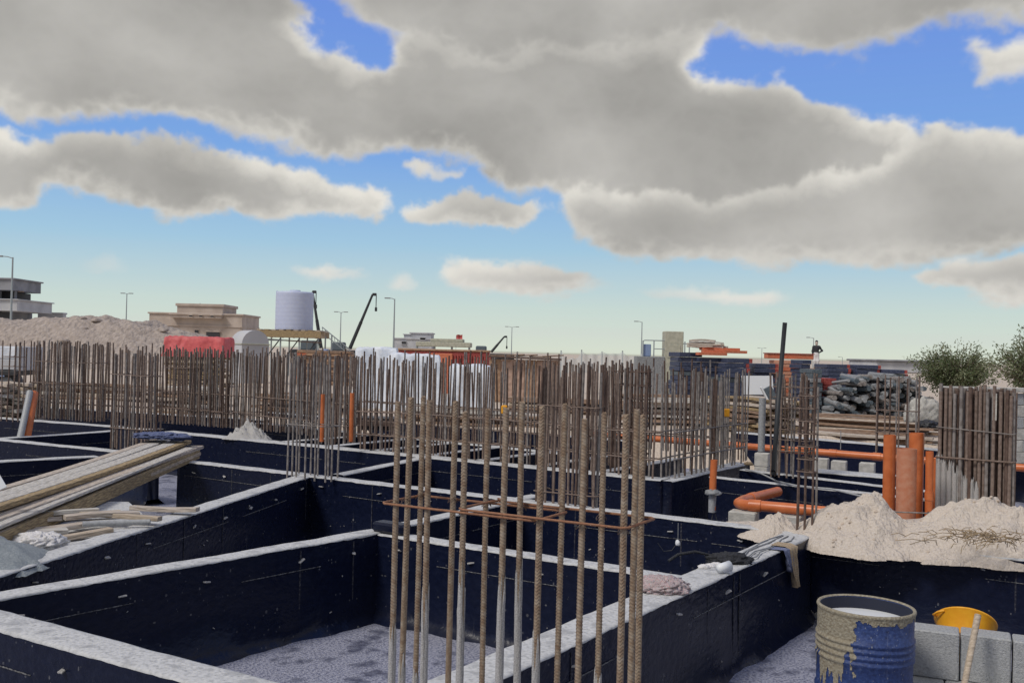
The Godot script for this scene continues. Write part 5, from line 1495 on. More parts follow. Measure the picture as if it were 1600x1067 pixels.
	timber_pile("brown boards behind the far cages below the tank", Vector3(-6.284, -0.003, -26.000), Vector3(-4.039, 0.029, -25.000), 0.9, 6, 0.075, [4, 4, 0])
	timber_pile("low boards behind the dense bar row", Vector3(-2.407, -0.285, -24.000), Vector3(0.936, -0.243, -23.000), 0.9, 8, 0.07, [4, 0, 2])
	timber_pile("reddish boards below the plywood shed", Vector3(0.053, -0.207, -29.000), Vector3(3.639, -0.145, -28.000), 0.9, 7, 0.08, [4, 4, 1])
	timber_pile("mixed timber below the leftmost blue stacks", Vector3(2.929, 0.039, -25.000), Vector3(5.580, 0.094, -24.000), 0.9, 8, 0.08, [4, 0, 2])
	timber_pile("dark timber in front of the dirt bank", Vector3(-14.174, -0.139, -30.000), Vector3(-10.169, -0.123, -29.000), 0.9, 7, 0.08, [4, 0])
	truck()
	var rs := thing("red_sheet", "red sheeting draped over a timber stack before the dirt bank", "sheet", Vector3(-12.513, 1.933, -40.000))
	rs.position.y = 1.15
	part(draped_box(Vector3(2.359, Vector3(-12.513, 1.933, -40.000).y - 1.15, 1.4), 921, 0.12), "sheet", M.red_sheet, rs)
	timber_pile("timber stack under the red sheeting", Vector3(Vector3(-13.566, 1.061, -40.000).x, -0.05, -40), Vector3(Vector3(-11.465, 1.113, -40.000).x, -0.05, -40), 1.2, 14, 0.085, [1, 3])
	arch_cabin()
	tank()
	var bd := thing("blue_drum", "small blue plastic drum beside the plywood under the crane boom", "drum", Vector3(-8.208, 0.941, -44.000))
	part(lathe([Vector2(0, 0), Vector2(0.13, 0), Vector2(0.14, 0.02), Vector2(0.14, 0.4), Vector2(0.12, 0.44), Vector2(0, 0.44)], 20), "shell", M.blue_box, bd, Transform3D(Basis(), Vector3(0, 0.2, 0)))
	var wt := panel_stack("rusty plywood and boards stacked right of the water tank", Vector3(-8.028, 1.594, -44.000), 1.974, 1.4, 0.12, ["wood_4", "ply", "rust_dark", "ply"], 0.05, "", "timber piles")
	panel_stack("orange plywood sheet stack below the water tank", Vector3(-9.367, 1.627, -46.000), 0.885, 1.2, 0.12, ["ply", "orange_paint", "ply"], 0.0, "", "timber piles")
	var dk := panel_stack("black stack of boards in front of the white bundles", Vector3(-2.760, 0.304, -21.000), 0.835, 0.6, 0.09, ["black_sheet", "rust_dark"], 0.0, "", "timber piles")

func truck() -> void:
	var t := thing("parked_truck", "pale blue flatbed truck behind the leftmost cage", "truck", Vector3(-15.154, 0.510, -30.000), 0.06)
	t.position.y = -0.05
	var top: float = Vector3(-15.182, 1.451, -30.000).y + 0.05
	part(box(Vector3(1.500, 0.34, 0.06), 0.015), "side_board", M.white_sheet, t, Transform3D(Basis(), Vector3(-0.1, top - 0.17, 0.9)))
	part(box(Vector3(1.500, 0.3, 0.06), 0.015), "side_board", M.light_render, t, Transform3D(Basis(), Vector3(-0.1, top - 0.53, 0.9)))
	part(box(Vector3(1.500, 0.14, 2.0), 0.02), "bed", M.dark_steel, t, Transform3D(Basis(), Vector3(-0.1, top - 0.78, 0)))
	part(box(Vector3(1.500, 0.7, 0.06), 0.015), "far_board", M.light_render, t, Transform3D(Basis(), Vector3(-0.1, top - 0.35, -0.9)))
	part(box(Vector3(0.06, 0.7, 1.8), 0.015), "tailboard", M.light_render, t, Transform3D(Basis(), Vector3(0.712, top - 0.35, 0)))
	for x in [-0.5, 0.35]:
		var w := part(lathe([Vector2(0.0, -0.12), Vector2(0.36, -0.12), Vector2(0.42, -0.08), Vector2(0.42, 0.08), Vector2(0.36, 0.12), Vector2(0.0, 0.12)], 24), "wheel", M.black_sheet, t, Transform3D(Basis(Vector3.RIGHT, PI / 2), Vector3(x, 0.42, 0.75)))
		part(lathe([Vector2(0.0, 0.13), Vector2(0.2, 0.13), Vector2(0.22, 0.1)], 16), "hub", M.grey_steel, w)
	part(box(Vector3(0.5, 0.04, 0.03), 0.005), "blue_bar", M.blue_box, t, Transform3D(Basis(), Vector3(0.1, top - 0.86, 0.98)))

func arch_cabin() -> void:
	var t := thing("arched_cabin", "white cabin with a rounded barrel roof below the beige villa", "cabin", Vector3(-11.829, -0.082, -45.000), 0.6)
	t.position.y = -0.05
	var h: float = Vector3(-11.837, 2.341, -45.000).y + 0.05
	var w := 1.25
	var pts := [Vector2(-w * 0.5, 0)]
	for k in 13:
		var a := PI - PI * k / 12.0
		pts.append(Vector2(cos(a) * w * 0.5, h - w * 0.5 + sin(a) * w * 0.5))
	pts.append(Vector2(w * 0.5, 0))
	var st := new_st(true)
	for k in pts.size() - 1: quad(st, Vector3(pts[k].x, pts[k].y, 0.75), Vector3(pts[k].x, pts[k].y, -0.75), Vector3(pts[k + 1].x, pts[k + 1].y, -0.75), Vector3(pts[k + 1].x, pts[k + 1].y, 0.75))
	part(done(st), "shell", M.light_render, t)
	for s in [-1.0, 1.0]:
		var e := new_st()
		for k in range(1, pts.size() - 1): tri(e, Vector3(pts[0].x, pts[0].y, s * 0.75), Vector3(pts[k].x, pts[k].y, s * 0.75), Vector3(pts[k + 1].x, pts[k + 1].y, s * 0.75))
		part(done(e), "end_wall", M.light_render, t)
	part(box(Vector3(w + 0.08, 0.05, 1.6), 0.01), "band", M.greenish_steel, t, Transform3D(Basis(), Vector3(0, h - w * 0.5, 0)))
	part(box(Vector3(0.6, 1.3, 0.04), 0.01), "door", M.light_render, t, Transform3D(Basis(), Vector3(0, 0.65, 0.77)))

func tank() -> void:
	var z := 57.0
	var base := Vector3(-12.473, 2.605, -57.000)
	var r: float = 1.060
	var h: float = 2.192
	var t := thing("water_tank", "white plastic water tank standing high on a timber platform", "tank", base)
	var prof := [Vector2(0, 0), Vector2(r, 0)]
	for k in 9:
		var y := h * 0.94 * k / 9.0
		prof.append_array([Vector2(r, y + 0.02), Vector2(r * 1.004, y + 0.08), Vector2(r * 1.004, y + 0.16), Vector2(r, y + 0.22)])
	prof.append_array([Vector2(r, h * 0.95), Vector2(r * 0.95, h * 0.985), Vector2(r * 0.3, h), Vector2(r * 0.28, h + 0.08), Vector2(0, h + 0.08)])
	part(lathe(prof, 48), "shell", M.tank_white, t)
	part(box(Vector3(0.08, 0.12, 0.1), 0.02), "lug", M.tank_white, t, Transform3D(Basis(), Vector3(-r * 0.93, h * 0.98, 0.2)))
	var p := thing("timber_platform", "timber and steel platform carrying the white water tank", "platform", base - Vector3(0, base.y + 0.05, 0))
	var top := base.y + 0.05
	for k in 9: part(plank_mesh(2.6, 0.24, 0.06, 0.0), "deck_board", M["wood_%d" % [1, 3, 0][k % 3]], p, Transform3D(Basis(Vector3.UP, PI / 2), Vector3(-1.68 + k * 0.41, top - 0.04, 1.3)))
	for s in [-1.0, 0.0, 1.0]: part(plank_mesh(3.5, 0.1, 0.36, 0.0), "joist", M.wood_3 if s > 0 else M.wood_1, p, Transform3D(Basis(), Vector3(-1.72, top - 0.26, s * 1.3)))
	for k in 6: part(box(Vector3(0.1, 0.2, 0.1), 0.01), "packer", M.wood_1, p, Transform3D(Basis(), Vector3(-1.6 + k * 0.62, top - 0.38, 1.15)))
	for x in [-1.55, -0.5, 0.55, 1.6]:
		for s in [-1.0, 1.0]: part(plain_bar(0.045), "leg", M.galvanised, p, Transform3D(Basis().scaled(Vector3(1, top - 0.3, 1)), Vector3(x, 0, s * 1.1)))
	for k in 3:
		var a := Vector3(-1.55 + k * 1.05, 0.7, 1.1)
		part(tube([a, a + Vector3(1.05, top - 1.2, 0)], 0.035, 6), "brace", M.dark_steel, p)
	part(tube([Vector3(-1.7, top - 0.55, 1.12), Vector3(1.8, top - 0.7, 1.12)], 0.04, 6), "ledger", M.rust, p)
	part(tube([Vector3(-2.6, top - 0.62, 1.2), Vector3(-0.2, top - 0.62, 1.2)], 0.035, 6), "ledger", M.galvanised, p)
	# a conveyor frame beside it
	var c := thing("lattice_boom", "pale lattice boom sloping down right of the water tank", "boom", Vector3(-9.817, 1.024, -60.000))
	c.position.y = -0.05
	var a1 := Vector3(-11.443, 2.870, -60.000) - c.position
	var b1 := Vector3(-9.754, 1.564, -60.000) - c.position
	for o in [Vector3.ZERO, Vector3(-0.05, -0.28, 0)]: part(tube([a1 + o, b1 + o], 0.035, 6), "chord", M.galvanised, c)
	for k in 9:
		var u := k / 9.0
		part(tube([a1.lerp(b1, u), a1.lerp(b1, u + 0.06) + Vector3(-0.05, -0.28, 0)], 0.02, 5), "lacing", M.galvanised, c)
	part(tube([b1, Vector3(b1.x, 0, b1.z)], 0.05, 6), "stand", M.galvanised, c)
	part(tube([a1.lerp(b1, 0.35), Vector3(a1.lerp(b1, 0.35).x, 0, 0)], 0.05, 6), "stand", M.galvanised, c)

# ---------------------------------------------------------------- skyline

func crane(label: String, foot: Vector3, tip: Vector3, thick: float) -> void:
	var t := thing("mobile_crane", label, "crane", Vector3(foot.x, -0.05, foot.z), 0.0, "mobile cranes on the skyline")
	var f := foot - t.position
	var e := tip - t.position
	var low := f - (e - f) * (f.y - 1.6) / (e.y - f.y)
	part(done_with_caps([low, low.lerp(e, 0.5)], thick, 8, thick * 0.9), "boom", M.dark_steel, t)
	part(done_with_caps([low.lerp(e, 0.48), e], thick * 0.78, 8, thick * 0.6), "boom_extension", M.dark_steel, t)
	part(box(Vector3(thick * 2.2, thick * 1.5, thick * 1.5), 0.05), "head", M.dark_steel, t, Transform3D(Basis(), e + Vector3(thick, 0, 0)))
	part(tube([e + Vector3(thick * 2.0, 0, 0), e + Vector3(thick * 2.0, -thick * 7.0, 0)], thick * 0.25, 5), "cable", M.dark_steel, t)
	part(box(Vector3(thick * 1.2, thick * 2.2, thick * 1.2), 0.04), "hook_block", M.dark_steel, t, Transform3D(Basis(), e + Vector3(thick * 2.0, -thick * 8.0, 0)))
	part(box(Vector3(7.0, 0.9, 2.4), 0.1), "chassis", M.dark_steel, t, Transform3D(Basis(), Vector3(low.x, 0.95, 0)))
	part(box(Vector3(1.6, 1.2, 2.2), 0.15), "operator_cab", M.slate_blue, t, Transform3D(Basis(), Vector3(low.x - 1.5, 1.9, 0)))
	for k in 4: part(lathe([Vector2(0.0, -0.2), Vector2(0.5, -0.2), Vector2(0.55, -0.12), Vector2(0.55, 0.12), Vector2(0.5, 0.2), Vector2(0, 0.2)], 16), "wheel", M.black_sheet, t, Transform3D(Basis(Vector3.RIGHT, PI / 2), Vector3(low.x - 2.7 + 1.8 * k, 0.55, 1.2)))

func lamp_post(label: String, top: Vector3, arm: float) -> void:
	var t := thing("street_lamp", label, "street lamp", Vector3(top.x, -0.05, top.z), 0.0, "street lamps on the skyline")
	var h := top.y + 0.05
	part(done_with_caps([Vector3.ZERO, Vector3(0, h * 0.5, 0), Vector3(0, h, 0)], 0.13, 10, 0.07), "pole", M.galvanised, t)
	for s in ([-1.0, 1.0] if arm > 0 else [-1.0]):
		var l := absf(arm)
		part(tube([Vector3(0, h - 0.1, 0), Vector3(s * l * 0.5, h + 0.05, 0), Vector3(s * l, h + 0.08, 0)], 0.05, 6), "arm", M.galvanised, t)
		part(box(Vector3(0.75, 0.14, 0.3), 0.05), "lantern", M.grey_steel, t, Transform3D(Basis(), Vector3(s * (l + 0.3), h + 0.08, 0)))

# a plain volume of a far building with its parapet; returns nothing
func volume(t: Node3D, a: Vector3, size: Vector3, m: String, parapet := 0.0) -> void:
	part(box(size, 0.05), "wall", M[m], t, Transform3D(Basis(), a + Vector3(0, size.y * 0.5, 0)))
	if parapet > 0.0: part(box(Vector3(size.x + 0.5, parapet, size.z + 0.5), 0.05), "parapet", M[m], t, Transform3D(Basis(), a + Vector3(0, size.y + parapet * 0.5 - 0.05, 0)))

func opening(t: Node3D, c: Vector3, w: float, h: float, m: String) -> void:
	var o := part(box(Vector3(w, h, 0.3)), "window", M.opening_dark, t, Transform3D(Basis(), c))
	part(box(Vector3(w + 0.3, 0.12, 0.5), 0.02), "sill", M[m], o, Transform3D(Basis(), Vector3(0, -h * 0.5 - 0.06, 0.05)))
	part(box(Vector3(w + 0.3, 0.14, 0.4), 0.02), "lintel", M[m], o, Transform3D(Basis(), Vector3(0, h * 0.5 + 0.07, 0.04)))

func make_skyline() -> void:
	# the grey villa on the left, about 139 m away; k is its module
	var g := thing("grey_villa", "unfinished grey villa with deep balconies at the left edge of the skyline", "building", Vector3(-71.238, 0.797, -139.000))
	g.position.y = -0.05
	var k: float = 0.089
	var y0: float = Vector3(-69.571, 4.671, -139.000).y + 0.05
	volume(g, Vector3(-8.0 * k, 0, 0), Vector3(64 * k, y0 + 10 * k, 9.0), "grey_render")
	part(box(Vector3(66 * k, 2.5, 0.6)), "painted_shade", M.opening_dark, g, Transform3D(Basis(), Vector3(8 * k, y0 - 0.6, 4.6)))  # solid near-black box, its colour standing for shade below the balcony
	volume(g, Vector3(22 * k, y0 + 9 * k, 1.0), Vector3(72 * k, 17 * k, 10.0), "light_render", 0.15)
	volume(g, Vector3(-20 * k, y0 + 26 * k, -2.0), Vector3(76 * k, 15 * k, 6.0), "opening_dark")  # balcony recess: its shade is put into a near-black volume
	volume(g, Vector3(-22 * k, y0 + 26 * k, 1.5), Vector3(54 * k, 15 * k, 2.0), "light_render")
	part(box(Vector3(2 * k, 15 * k, 0.4)), "pillar", M.grey_render, g, Transform3D(Basis(), Vector3(38 * k, y0 + 33.5 * k, 3.0)))
	volume(g, Vector3(-16 * k, y0 + 41 * k, 0.5), Vector3(116 * k, 17 * k, 8.0), "grey_render", 0.2)
	part(box(Vector3(8 * k, 0.1, 0.4)), "scaffold_board", M.wood_4, g, Transform3D(Basis(), Vector3(46 * k, y0 + 40 * k, 3.0)))
	var gw := thing("boundary_wall", "low pale boundary wall right of the grey villa", "wall", Vector3(-66.974, 0.940, -145.000))
	gw.position.y = -0.05
	gw.set_meta("kind", "thing")
	part(box(Vector3(3.718, Vector3(-67.113, 5.680, -145.000).y, 1.0), 0.05), "wall", M.light_render, gw, Transform3D(Basis(), Vector3(0, Vector3(-67.113, 5.680, -145.000).y * 0.5, 0)))
	part(box(Vector3(3.904, 0.25, 1.3), 0.05), "coping", M.light_render, gw, Transform3D(Basis(), Vector3(0, Vector3(-67.113, 5.680, -145.000).y, 0)))
	# the beige villa
	var b := thing("beige_villa", "beige villa with a stepped roof room beyond the dirt bank", "building", Vector3(-57.498, 1.440, -187.000))
	b.position.y = -0.05
	k = 0.120
	var m0: float = Vector3(-57.654, 7.073, -187.000).y + 0.05
	volume(b, Vector3(0, 0, 0), Vector3(141 * k, m0, 12.0), "beige_render", 0.3)
	volume(b, Vector3(3 * k, m0 - 6 * k, 3.5), Vector3(76 * k, 5 * k, 7.5), "beige_render", 0.35)
	volume(b, Vector3(2 * k, m0, 0), Vector3(70 * k, 13 * k, 9.0), "beige_render", 0.5)
	for x in [-4, 11, 28]: opening(b, Vector3(x * k, m0 - 3.0 * k, 7.3), 4 * k, 2.4 * k, "beige_render")
	opening(b, Vector3(27 * k, m0 - 32 * k, 6.1), 20 * k, 12 * k, "beige_render")
	opening(b, Vector3(2 * k, m0 - 27 * k, 6.1), 5 * k, 7 * k, "beige_render")
	opening(b, Vector3(-48 * k, m0 - 24 * k, 6.1), 8 * k, 9 * k, "beige_render")
	part(box(Vector3(142 * k, 0.3, 12.4)), "string_course", M.beige_render, b, Transform3D(Basis(), Vector3(0, m0 - 17 * k, 0)))
	part(tube([Vector3(-10 * k, m0 + 16 * k, 0), Vector3(-10 * k, m0 + 19 * k, 0)], 0.12, 5), "vent_pipe", M.galvanised, b)
	# small white house and the roof with pillars
	var w := thing("white_house", "small white stepped house above the white bundles", "building", Vector3(-22.324, 0.362, -230.000))
	w.position.y = -0.05
	k = 0.147
	var w0: float = Vector3(-22.417, 4.047, -230.000).y
	volume(w, Vector3(0, 0, 0), Vector3(58 * k, w0, 10.0), "light_render", 0.3)
	volume(w, Vector3(11 * k, w0, 0), Vector3(32 * k, 9 * k, 8.0), "light_render", 0.3)
	volume(w, Vector3(-10 * k, w0, 1.0), Vector3(10 * k, 7 * k, 6.0), "light_render", 0.2)
	opening(w, Vector3(15 * k, w0 + 1.0 * k, 5.1), 8 * k, 3 * k, "light_render")
	opening(w, Vector3(-14 * k, w0 - 6.0 * k, 5.1), 6 * k, 4 * k, "light_render")
	var p := thing("flat_canopy", "flat beige canopy on posts behind the orange container", "canopy", Vector3(-4.055, 1.357, -60.000))
	p.position.y = -0.05
	var p0: float = Vector3(-4.072, 2.049, -60.000).y
	part(box(Vector3(3.231, 0.28, 2.5), 0.03), "roof", M.greenish_steel, p, Transform3D(Basis(), Vector3(0, p0, 0)))
	part(box(Vector3(1.923, 0.2, 2.0), 0.03), "upper_roof", M.greenish_steel, p, Transform3D(Basis(), Vector3(0.192, p0 + 0.24, 0)))
	for i in 4: part(box(Vector3(0.12, p0, 0.12)), "post", M.galvanised, p, Transform3D(Basis(), Vector3(-1.55 + i * 1.03, p0 * 0.5, 1.0)))
	var fl := thing("flag_pole", "small red and white flag on a thin pole on the skyline", "flag", Vector3(-6.726, 1.099, -120.000))
	fl.position.y = -0.05
	var fh: float = Vector3(-6.788, 3.559, -120.000).y
	part(done_with_caps([Vector3.ZERO, Vector3(0, fh * 0.5, 0), Vector3(0, fh, 0)], 0.03, 6, 0.02), "pole", M.galvanised, fl)
	for i in 2:
		var st := new_st(true)
		for j in 8:
			var u0 := j / 8.0
			var u1 := (j + 1) / 8.0
			var y1 := fh - 0.3 * i
			quad(st, Vector3(u0 * 0.75, y1 + 0.12 * u0 + 0.05 * sin(u0 * 6.0), 0.1 * sin(u0 * 7.0)), Vector3(u1 * 0.75, y1 + 0.12 * u1 + 0.05 * sin(u1 * 6.0), 0.1 * sin(u1 * 7.0)), Vector3(u1 * 0.75, y1 - 0.3 + 0.12 * u1 + 0.05 * sin(u1 * 6.0), 0.1 * sin(u1 * 7.0)), Vector3(u0 * 0.75, y1 - 0.3 + 0.12 * u0 + 0.05 * sin(u0 * 6.0), 0.1 * sin(u0 * 7.0)))
		part(done(st), "cloth", M.red_paint if i == 0 else M.red_sheet, fl)
	crane("crane boom standing almost upright beside the water tank", Vector3(-23.339, 3.771, -120.000), Vector3(-24.151, 8.294, -120.000), 0.22)
	crane("crane with a long dark boom leaning right of the water tank", Vector3(-22.676, 1.721, -140.000), Vector3(-19.730, 9.248, -140.000), 0.26)
	crane("small distant crane boom right of the red container", Vector3(-3.318, 1.277, -150.000), Vector3(-1.171, 3.927, -150.000), 0.2)
	var lamps := [[Vector3(-47.781, 9.503, -95.000), -1.0, "tall street lamp in front of the grey villa"], [Vector3(-65.866, 9.961, -170.000), 0.4, "street lamp above the dirt bank"], [Vector3(-30.994, 8.047, -180.000), 0.6, "street lamp between the lattice boom and the dark crane"], [Vector3(-14.836, 7.940, -125.000), -0.6, "tall street lamp above the white bundles"], [Vector3(-0.078, 7.146, -220.000), 0.9, "street lamp above the plywood shed"], [Vector3(22.095, 7.311, -170.000), -0.7, "street lamp above the net fence's right end"], [Vector3(82.745, 4.935, -330.000), 0.8, "tiny street lamp left of the black standpipe"], [Vector3(60.488, 5.946, -200.000), -0.8, "lamp post just behind the standing worker"], [Vector3(109.457, 2.625, -330.000), -0.8, "tiny lamp post above the blue stacks"]]
	for q in lamps: lamp_post(q[2], q[0], q[1])
	# bank of excavated soil
	var n := noise(951, 0.14, FastNoiseLite.TYPE_SIMPLEX_SMOOTH, 5)
	var x0: float = Vector3(-44.819, 0.976, -66.000).x
	var x1: float = Vector3(-16.910, 1.659, -66.000).x
	var h0: float = Vector3(-25.843, 3.260, -66.000).y
	var f := func(x: float, z: float) -> float:
		var u := (x - x0) / (x1 - x0)
		var across := clampf(1.0 - absf(z + 66.0) / 7.0, 0.0, 1.0)
		var profile := clampf(u * 6.0, 0, 1) * (1.0 - 0.24 * smoothstep(0.72, 0.82, u)) * smoothstep(1.0, 0.84, u)
		return -0.3 + (h0 + 0.15) * profile * smoothstep(0.0, 0.75, across) * (1.0 + 0.12 * n.get_noise_2d(x, z)) + 0.45 * n.get_noise_2d(x * 3.0, z * 3.0) * across
	var bank := part(field(x0, x1, -73.0, -59.0, 180, 80, f), "dirt_bank", M.spoil, self)
	tag(bank, "long bank of grey brown excavated soil on the left skyline", "soil")
	for i in 14:
		var p1 := Vector3(lerpf(x0 + 3.0, x1 - 3.0, rng.randf()), 0, -63.0 + rng.randf_range(-1.5, 2.0))
		p1.y = f.call(p1.x, p1.z) - 0.05
		var o := thing("soil_clod", "lump of broken rock lying on the soil bank", "rock", p1, rng.randf() * TAU, "rock lumps on the soil bank")
		part(crumple(Vector3(0.9, 0.6, 0.8) * rng.randf_range(0.3, 0.8), 960 + i % 6, 4.0, 8), "rock", M.spoil, o)
	# low far roofs on the right
	var far := thing("far_warehouse", "long low pale warehouse roof on the right skyline", "building", Vector3(57.285, 0.643, -150.000))
	far.position.y = -0.05
	part(box(Vector3(9.135, Vector3(57.262, 1.748, -150.000).y, 12.0), 0.2), "wall", M.light_render, far, Transform3D(Basis(), Vector3(0, Vector3(57.262, 1.748, -150.000).y * 0.5, 0)))
	part(box(Vector3(9.615, 0.3, 13.0), 0.1), "roof", M.grey_render, far, Transform3D(Basis(), Vector3(0, Vector3(57.261, 1.796, -150.000).y, 0)))

# ---------------------------------------------------------------- plants and people

func bush(called: String, label: String, base: Vector3, centre: Vector3, radii: Vector3, twigs: int, leaves: int, seed_: int) -> void:
	var r := RandomNumberGenerator.new()
	r.seed = seed_
	var t := thing(called, label, "tree", base)
	var c := centre - base
	var wood := new_st(true)
	var green := [new_st(), new_st(), new_st()]
	part(done_with_caps([Vector3.ZERO, c * 0.25 + Vector3(0.08, 0, 0), c * 0.6], 0.07, 8, 0.04), "trunk", M.bark, t)
	for k in twigs:
		var d := Vector3(r.randfn(), r.randfn() * 0.9 + 0.15, r.randfn()).normalized()
		var reach := r.randf_range(0.55, 1.08)
		# a few long shoots break the outline
		if r.randf() < 0.1: reach *= 1.3
		var e := c + d * radii * reach
		var s := c * 0.55 + Vector3(r.randfn(0, 0.08), r.randf_range(-0.1, 0.15), r.randfn(0, 0.08))
		var mid := s.lerp(e, 0.55) + Vector3(r.randfn(0, 0.06), 0.06, r.randfn(0, 0.06))
		add_tube(wood, [s, mid, e], 0.014, 5, 0.003)
		var set_ := k % 3
		for j in leaves:
			var u := r.randf_range(0.35, 1.0)
			var p := s.lerp(mid, u * 2.0) if u < 0.5 else mid.lerp(e, u * 2.0 - 1.0)
			p += Vector3(r.randfn(), r.randfn(), r.randfn()) * 0.06
			# feathery leaflets: narrow blades that droop along the twig
			var ld := (d + Vector3(r.randfn(), r.randfn() - 0.4, r.randfn()) * 0.7).normalized() * r.randf_range(0.05, 0.1)
			var side := ld.cross(Vector3(r.randfn(), r.randfn(), r.randfn())).normalized() * r.randf_range(0.011, 0.02)
			quad(green[set_], p, p + ld * 0.5 + side, p + ld, p + ld * 0.5 - side)
	part(done(wood), "branches", M.bark, t)
	for k in 3: part(done(green[k]), "crown", M["leaf_%d" % k], t)

# a figure from tapered bones, meshed as one skin
func skin(bones: Array, cell: float) -> Mesh:
	var lo := Vector3.ONE * 1e9
	var hi := -lo
	for b in bones:
		var r := Vector3.ONE * (maxf(b[2], b[3]) + cell * 2.0)
		for e in [b[0], b[1]]:
			lo = lo.min(e - r)
			hi = hi.max(e + r)
	var n := Vector3i((hi - lo) / cell) + Vector3i.ONE * 2
	var f := PackedFloat32Array()
	f.resize(n.x * n.y * n.z)
	for z in n.z:
		for y in n.y:
			for x in n.x:
				var p := lo + Vector3(x, y, z) * cell
				var s := 0.0
				for b in bones:
					var ab: Vector3 = b[1] - b[0]
					var h := clampf((p - b[0]).dot(ab) / ab.length_squared(), 0, 1)
					s += exp(-28.0 * (p.distance_to(b[0] + ab * h) - lerpf(b[2], b[3], h)))
				f[(z * n.y + y) * n.x + x] = -log(maxf(s, 1e-30)) / 28.0
	var st := new_st(true)
	var at := {}
	var idx := func(x, y, z): return (z * n.y + y) * n.x + x
	for z in n.z - 1:
		for y in n.y - 1:
			for x in n.x - 1:
				var sum := Vector3.ZERO
				var c := 0
				for e in [[0, 0, 0, 1, 0, 0], [0, 1, 0, 1, 1, 0], [0, 0, 1, 1, 0, 1], [0, 1, 1, 1, 1, 1], [0, 0, 0, 0, 1, 0], [1, 0, 0, 1, 1, 0], [0, 0, 1, 0, 1, 1], [1, 0, 1, 1, 1, 1], [0, 0, 0, 0, 0, 1], [1, 0, 0, 1, 0, 1], [0, 1, 0, 0, 1, 1], [1, 1, 0, 1, 1, 1]]:
					var a: float = f[idx.call(x + e[0], y + e[1], z + e[2])]
					var b: float = f[idx.call(x + e[3], y + e[4], z + e[5])]
					if (a < 0) != (b < 0):
						sum += Vector3(e[0], e[1], e[2]).lerp(Vector3(e[3], e[4], e[5]), a / (a - b))
						c += 1
				if c: at[Vector3i(x, y, z)] = lo + (Vector3(x, y, z) + sum / c) * cell
	for k in at:
		for ax in 3:
			var u := Vector3i.ZERO; u[(ax + 1) % 3] = 1
			var v := Vector3i.ZERO; v[(ax + 2) % 3] = 1
			var w := Vector3i.ZERO; w[ax] = 1
			var a: float = f[idx.call(k.x, k.y, k.z)]
			var b: float = f[idx.call(k.x + w.x, k.y + w.y, k.z + w.z)]
			if (a < 0) == (b < 0) or not (at.has(k - u) and at.has(k - v) and at.has(k - u - v)): continue
			if a < 0: quad(st, at[k], at[k - v], at[k - u - v], at[k - u])
			else: quad(st, at[k], at[k - u], at[k - u - v], at[k - v])
	return done(st)

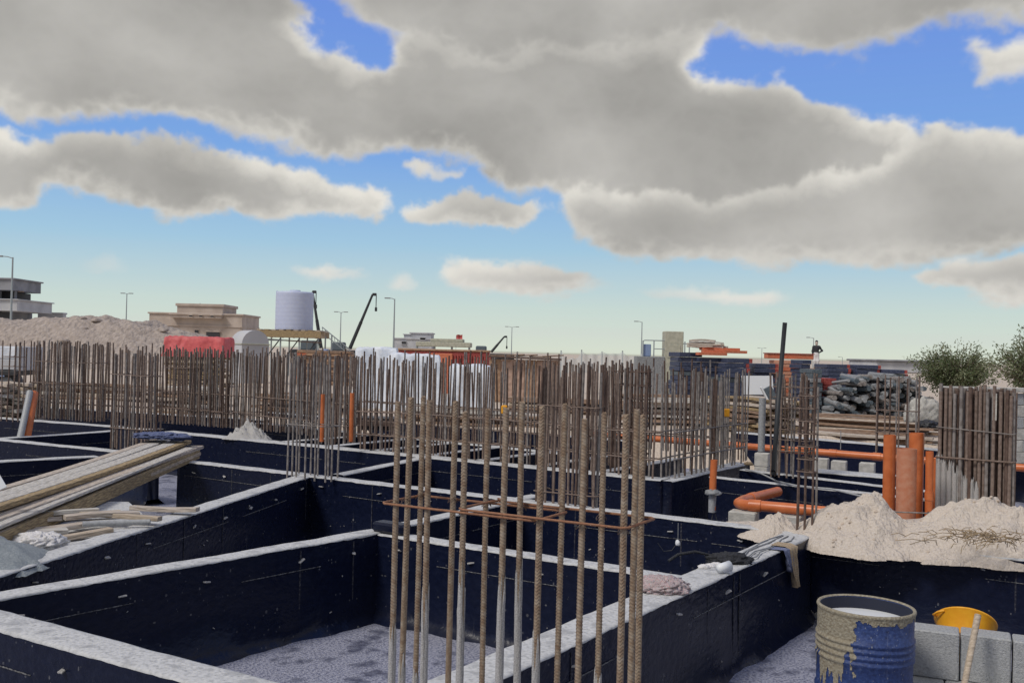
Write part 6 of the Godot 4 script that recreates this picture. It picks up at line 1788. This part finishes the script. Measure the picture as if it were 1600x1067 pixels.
func worker() -> void:
	# stands on the far side of the orange panels, one arm bent to the hip
	var z := 66.0
	var t := thing("person", "person in a dark jacket and pale trousers standing on the stacks, one arm bent", "person", Vector3(20.161, 1.634, -66.000) - Vector3(0, 0.55, 0), -0.3)
	var v := func(x, y, zz): return Vector3(x, y, zz)
	var body := skin([[v.call(-0.1, 0.06, 0), v.call(-0.1, 0.48, 0.02), 0.05, 0.065], [v.call(-0.1, 0.48, 0.02), v.call(-0.08, 0.9, 0), 0.07, 0.09], [v.call(0.1, 0.06, 0), v.call(0.11, 0.48, 0.03), 0.05, 0.065], [v.call(0.11, 0.48, 0.03), v.call(0.08, 0.9, 0), 0.07, 0.09], [v.call(-0.1, 0.04, -0.03), v.call(-0.1, 0.04, 0.16), 0.045, 0.035], [v.call(0.1, 0.04, -0.03), v.call(0.1, 0.04, 0.16), 0.045, 0.035], [v.call(0, 0.9, 0), v.call(0, 1.0, 0), 0.14, 0.14], [v.call(0, 1.45, 0), v.call(0, 1.58, 0.01), 0.055, 0.05], [v.call(0, 1.62, 0.02), v.call(0, 1.7, 0.02), 0.085, 0.09]], 0.03)
	part(body, "body", M.beige_render, t)
	part(skin([[v.call(0, 0.98, 0), v.call(0, 1.25, 0), 0.145, 0.16], [v.call(-0.12, 1.38, 0), v.call(0.12, 1.38, 0), 0.11, 0.11], [v.call(0.2, 1.4, 0), v.call(0.36, 1.15, -0.06), 0.06, 0.05], [v.call(0.36, 1.15, -0.06), v.call(0.19, 1.02, 0.1), 0.05, 0.04], [v.call(-0.2, 1.4, 0), v.call(-0.25, 1.12, 0.0), 0.06, 0.05], [v.call(-0.25, 1.12, 0), v.call(-0.24, 0.88, 0.07), 0.05, 0.04]], 0.03), "jacket", M.black_cloth, t)
	part(skin([[v.call(0, 1.71, 0.0), v.call(0, 1.74, 0.0), 0.1, 0.1]], 0.03), "cap", M.black_cloth, t)
	part(skin([[v.call(-0.1, 0.12, 0.0), v.call(-0.1, 0.48, 0.02), 0.07, 0.082], [v.call(-0.1, 0.48, 0.02), v.call(-0.08, 0.9, 0), 0.085, 0.105], [v.call(0.1, 0.12, 0.0), v.call(0.11, 0.48, 0.03), 0.07, 0.082], [v.call(0.11, 0.48, 0.03), v.call(0.08, 0.9, 0), 0.085, 0.105], [v.call(0, 0.9, 0), v.call(0, 0.99, 0), 0.15, 0.15]], 0.03), "trousers", M.white_cloth, t)
	var pl := panel_stack("distant stack of boards on which the worker stands", Vector3(20.161, 1.634, -66.000) - Vector3(0, 0.55, 0), 1.6, 1.0, 0.16, ["wood_4", "wood_0"], 0.0, "", "timber piles")

func make_plants() -> void:
	bush("desert_tree", "feathery grey green bush behind the isolated cage and scrap heap", Vector3(Vector3(11.964, 1.076, -27.000).x, -0.05, -27), Vector3(12.041, 1.546, -27.000), Vector3(1.15, 0.68, 0.75), 210, 55, 971)
	bush("desert_tree", "brighter green tree reaching in from the right picture edge", Vector3(Vector3(12.144, 1.241, -22.000).x, -0.05, -22), Vector3(11.500, 1.761, -22.000), Vector3(0.98, 0.66, 0.8), 130, 44, 972)

func _ready() -> void:
	rng.seed = 20
	make_materials()
	make_light()
	make_ground()
	make_walls()
	make_rebar()
	make_lumber()
	make_corner()
	make_drum()
	make_sand()
	make_pipes()
	make_stores()
	make_skyline()
	make_plants()
	worker()
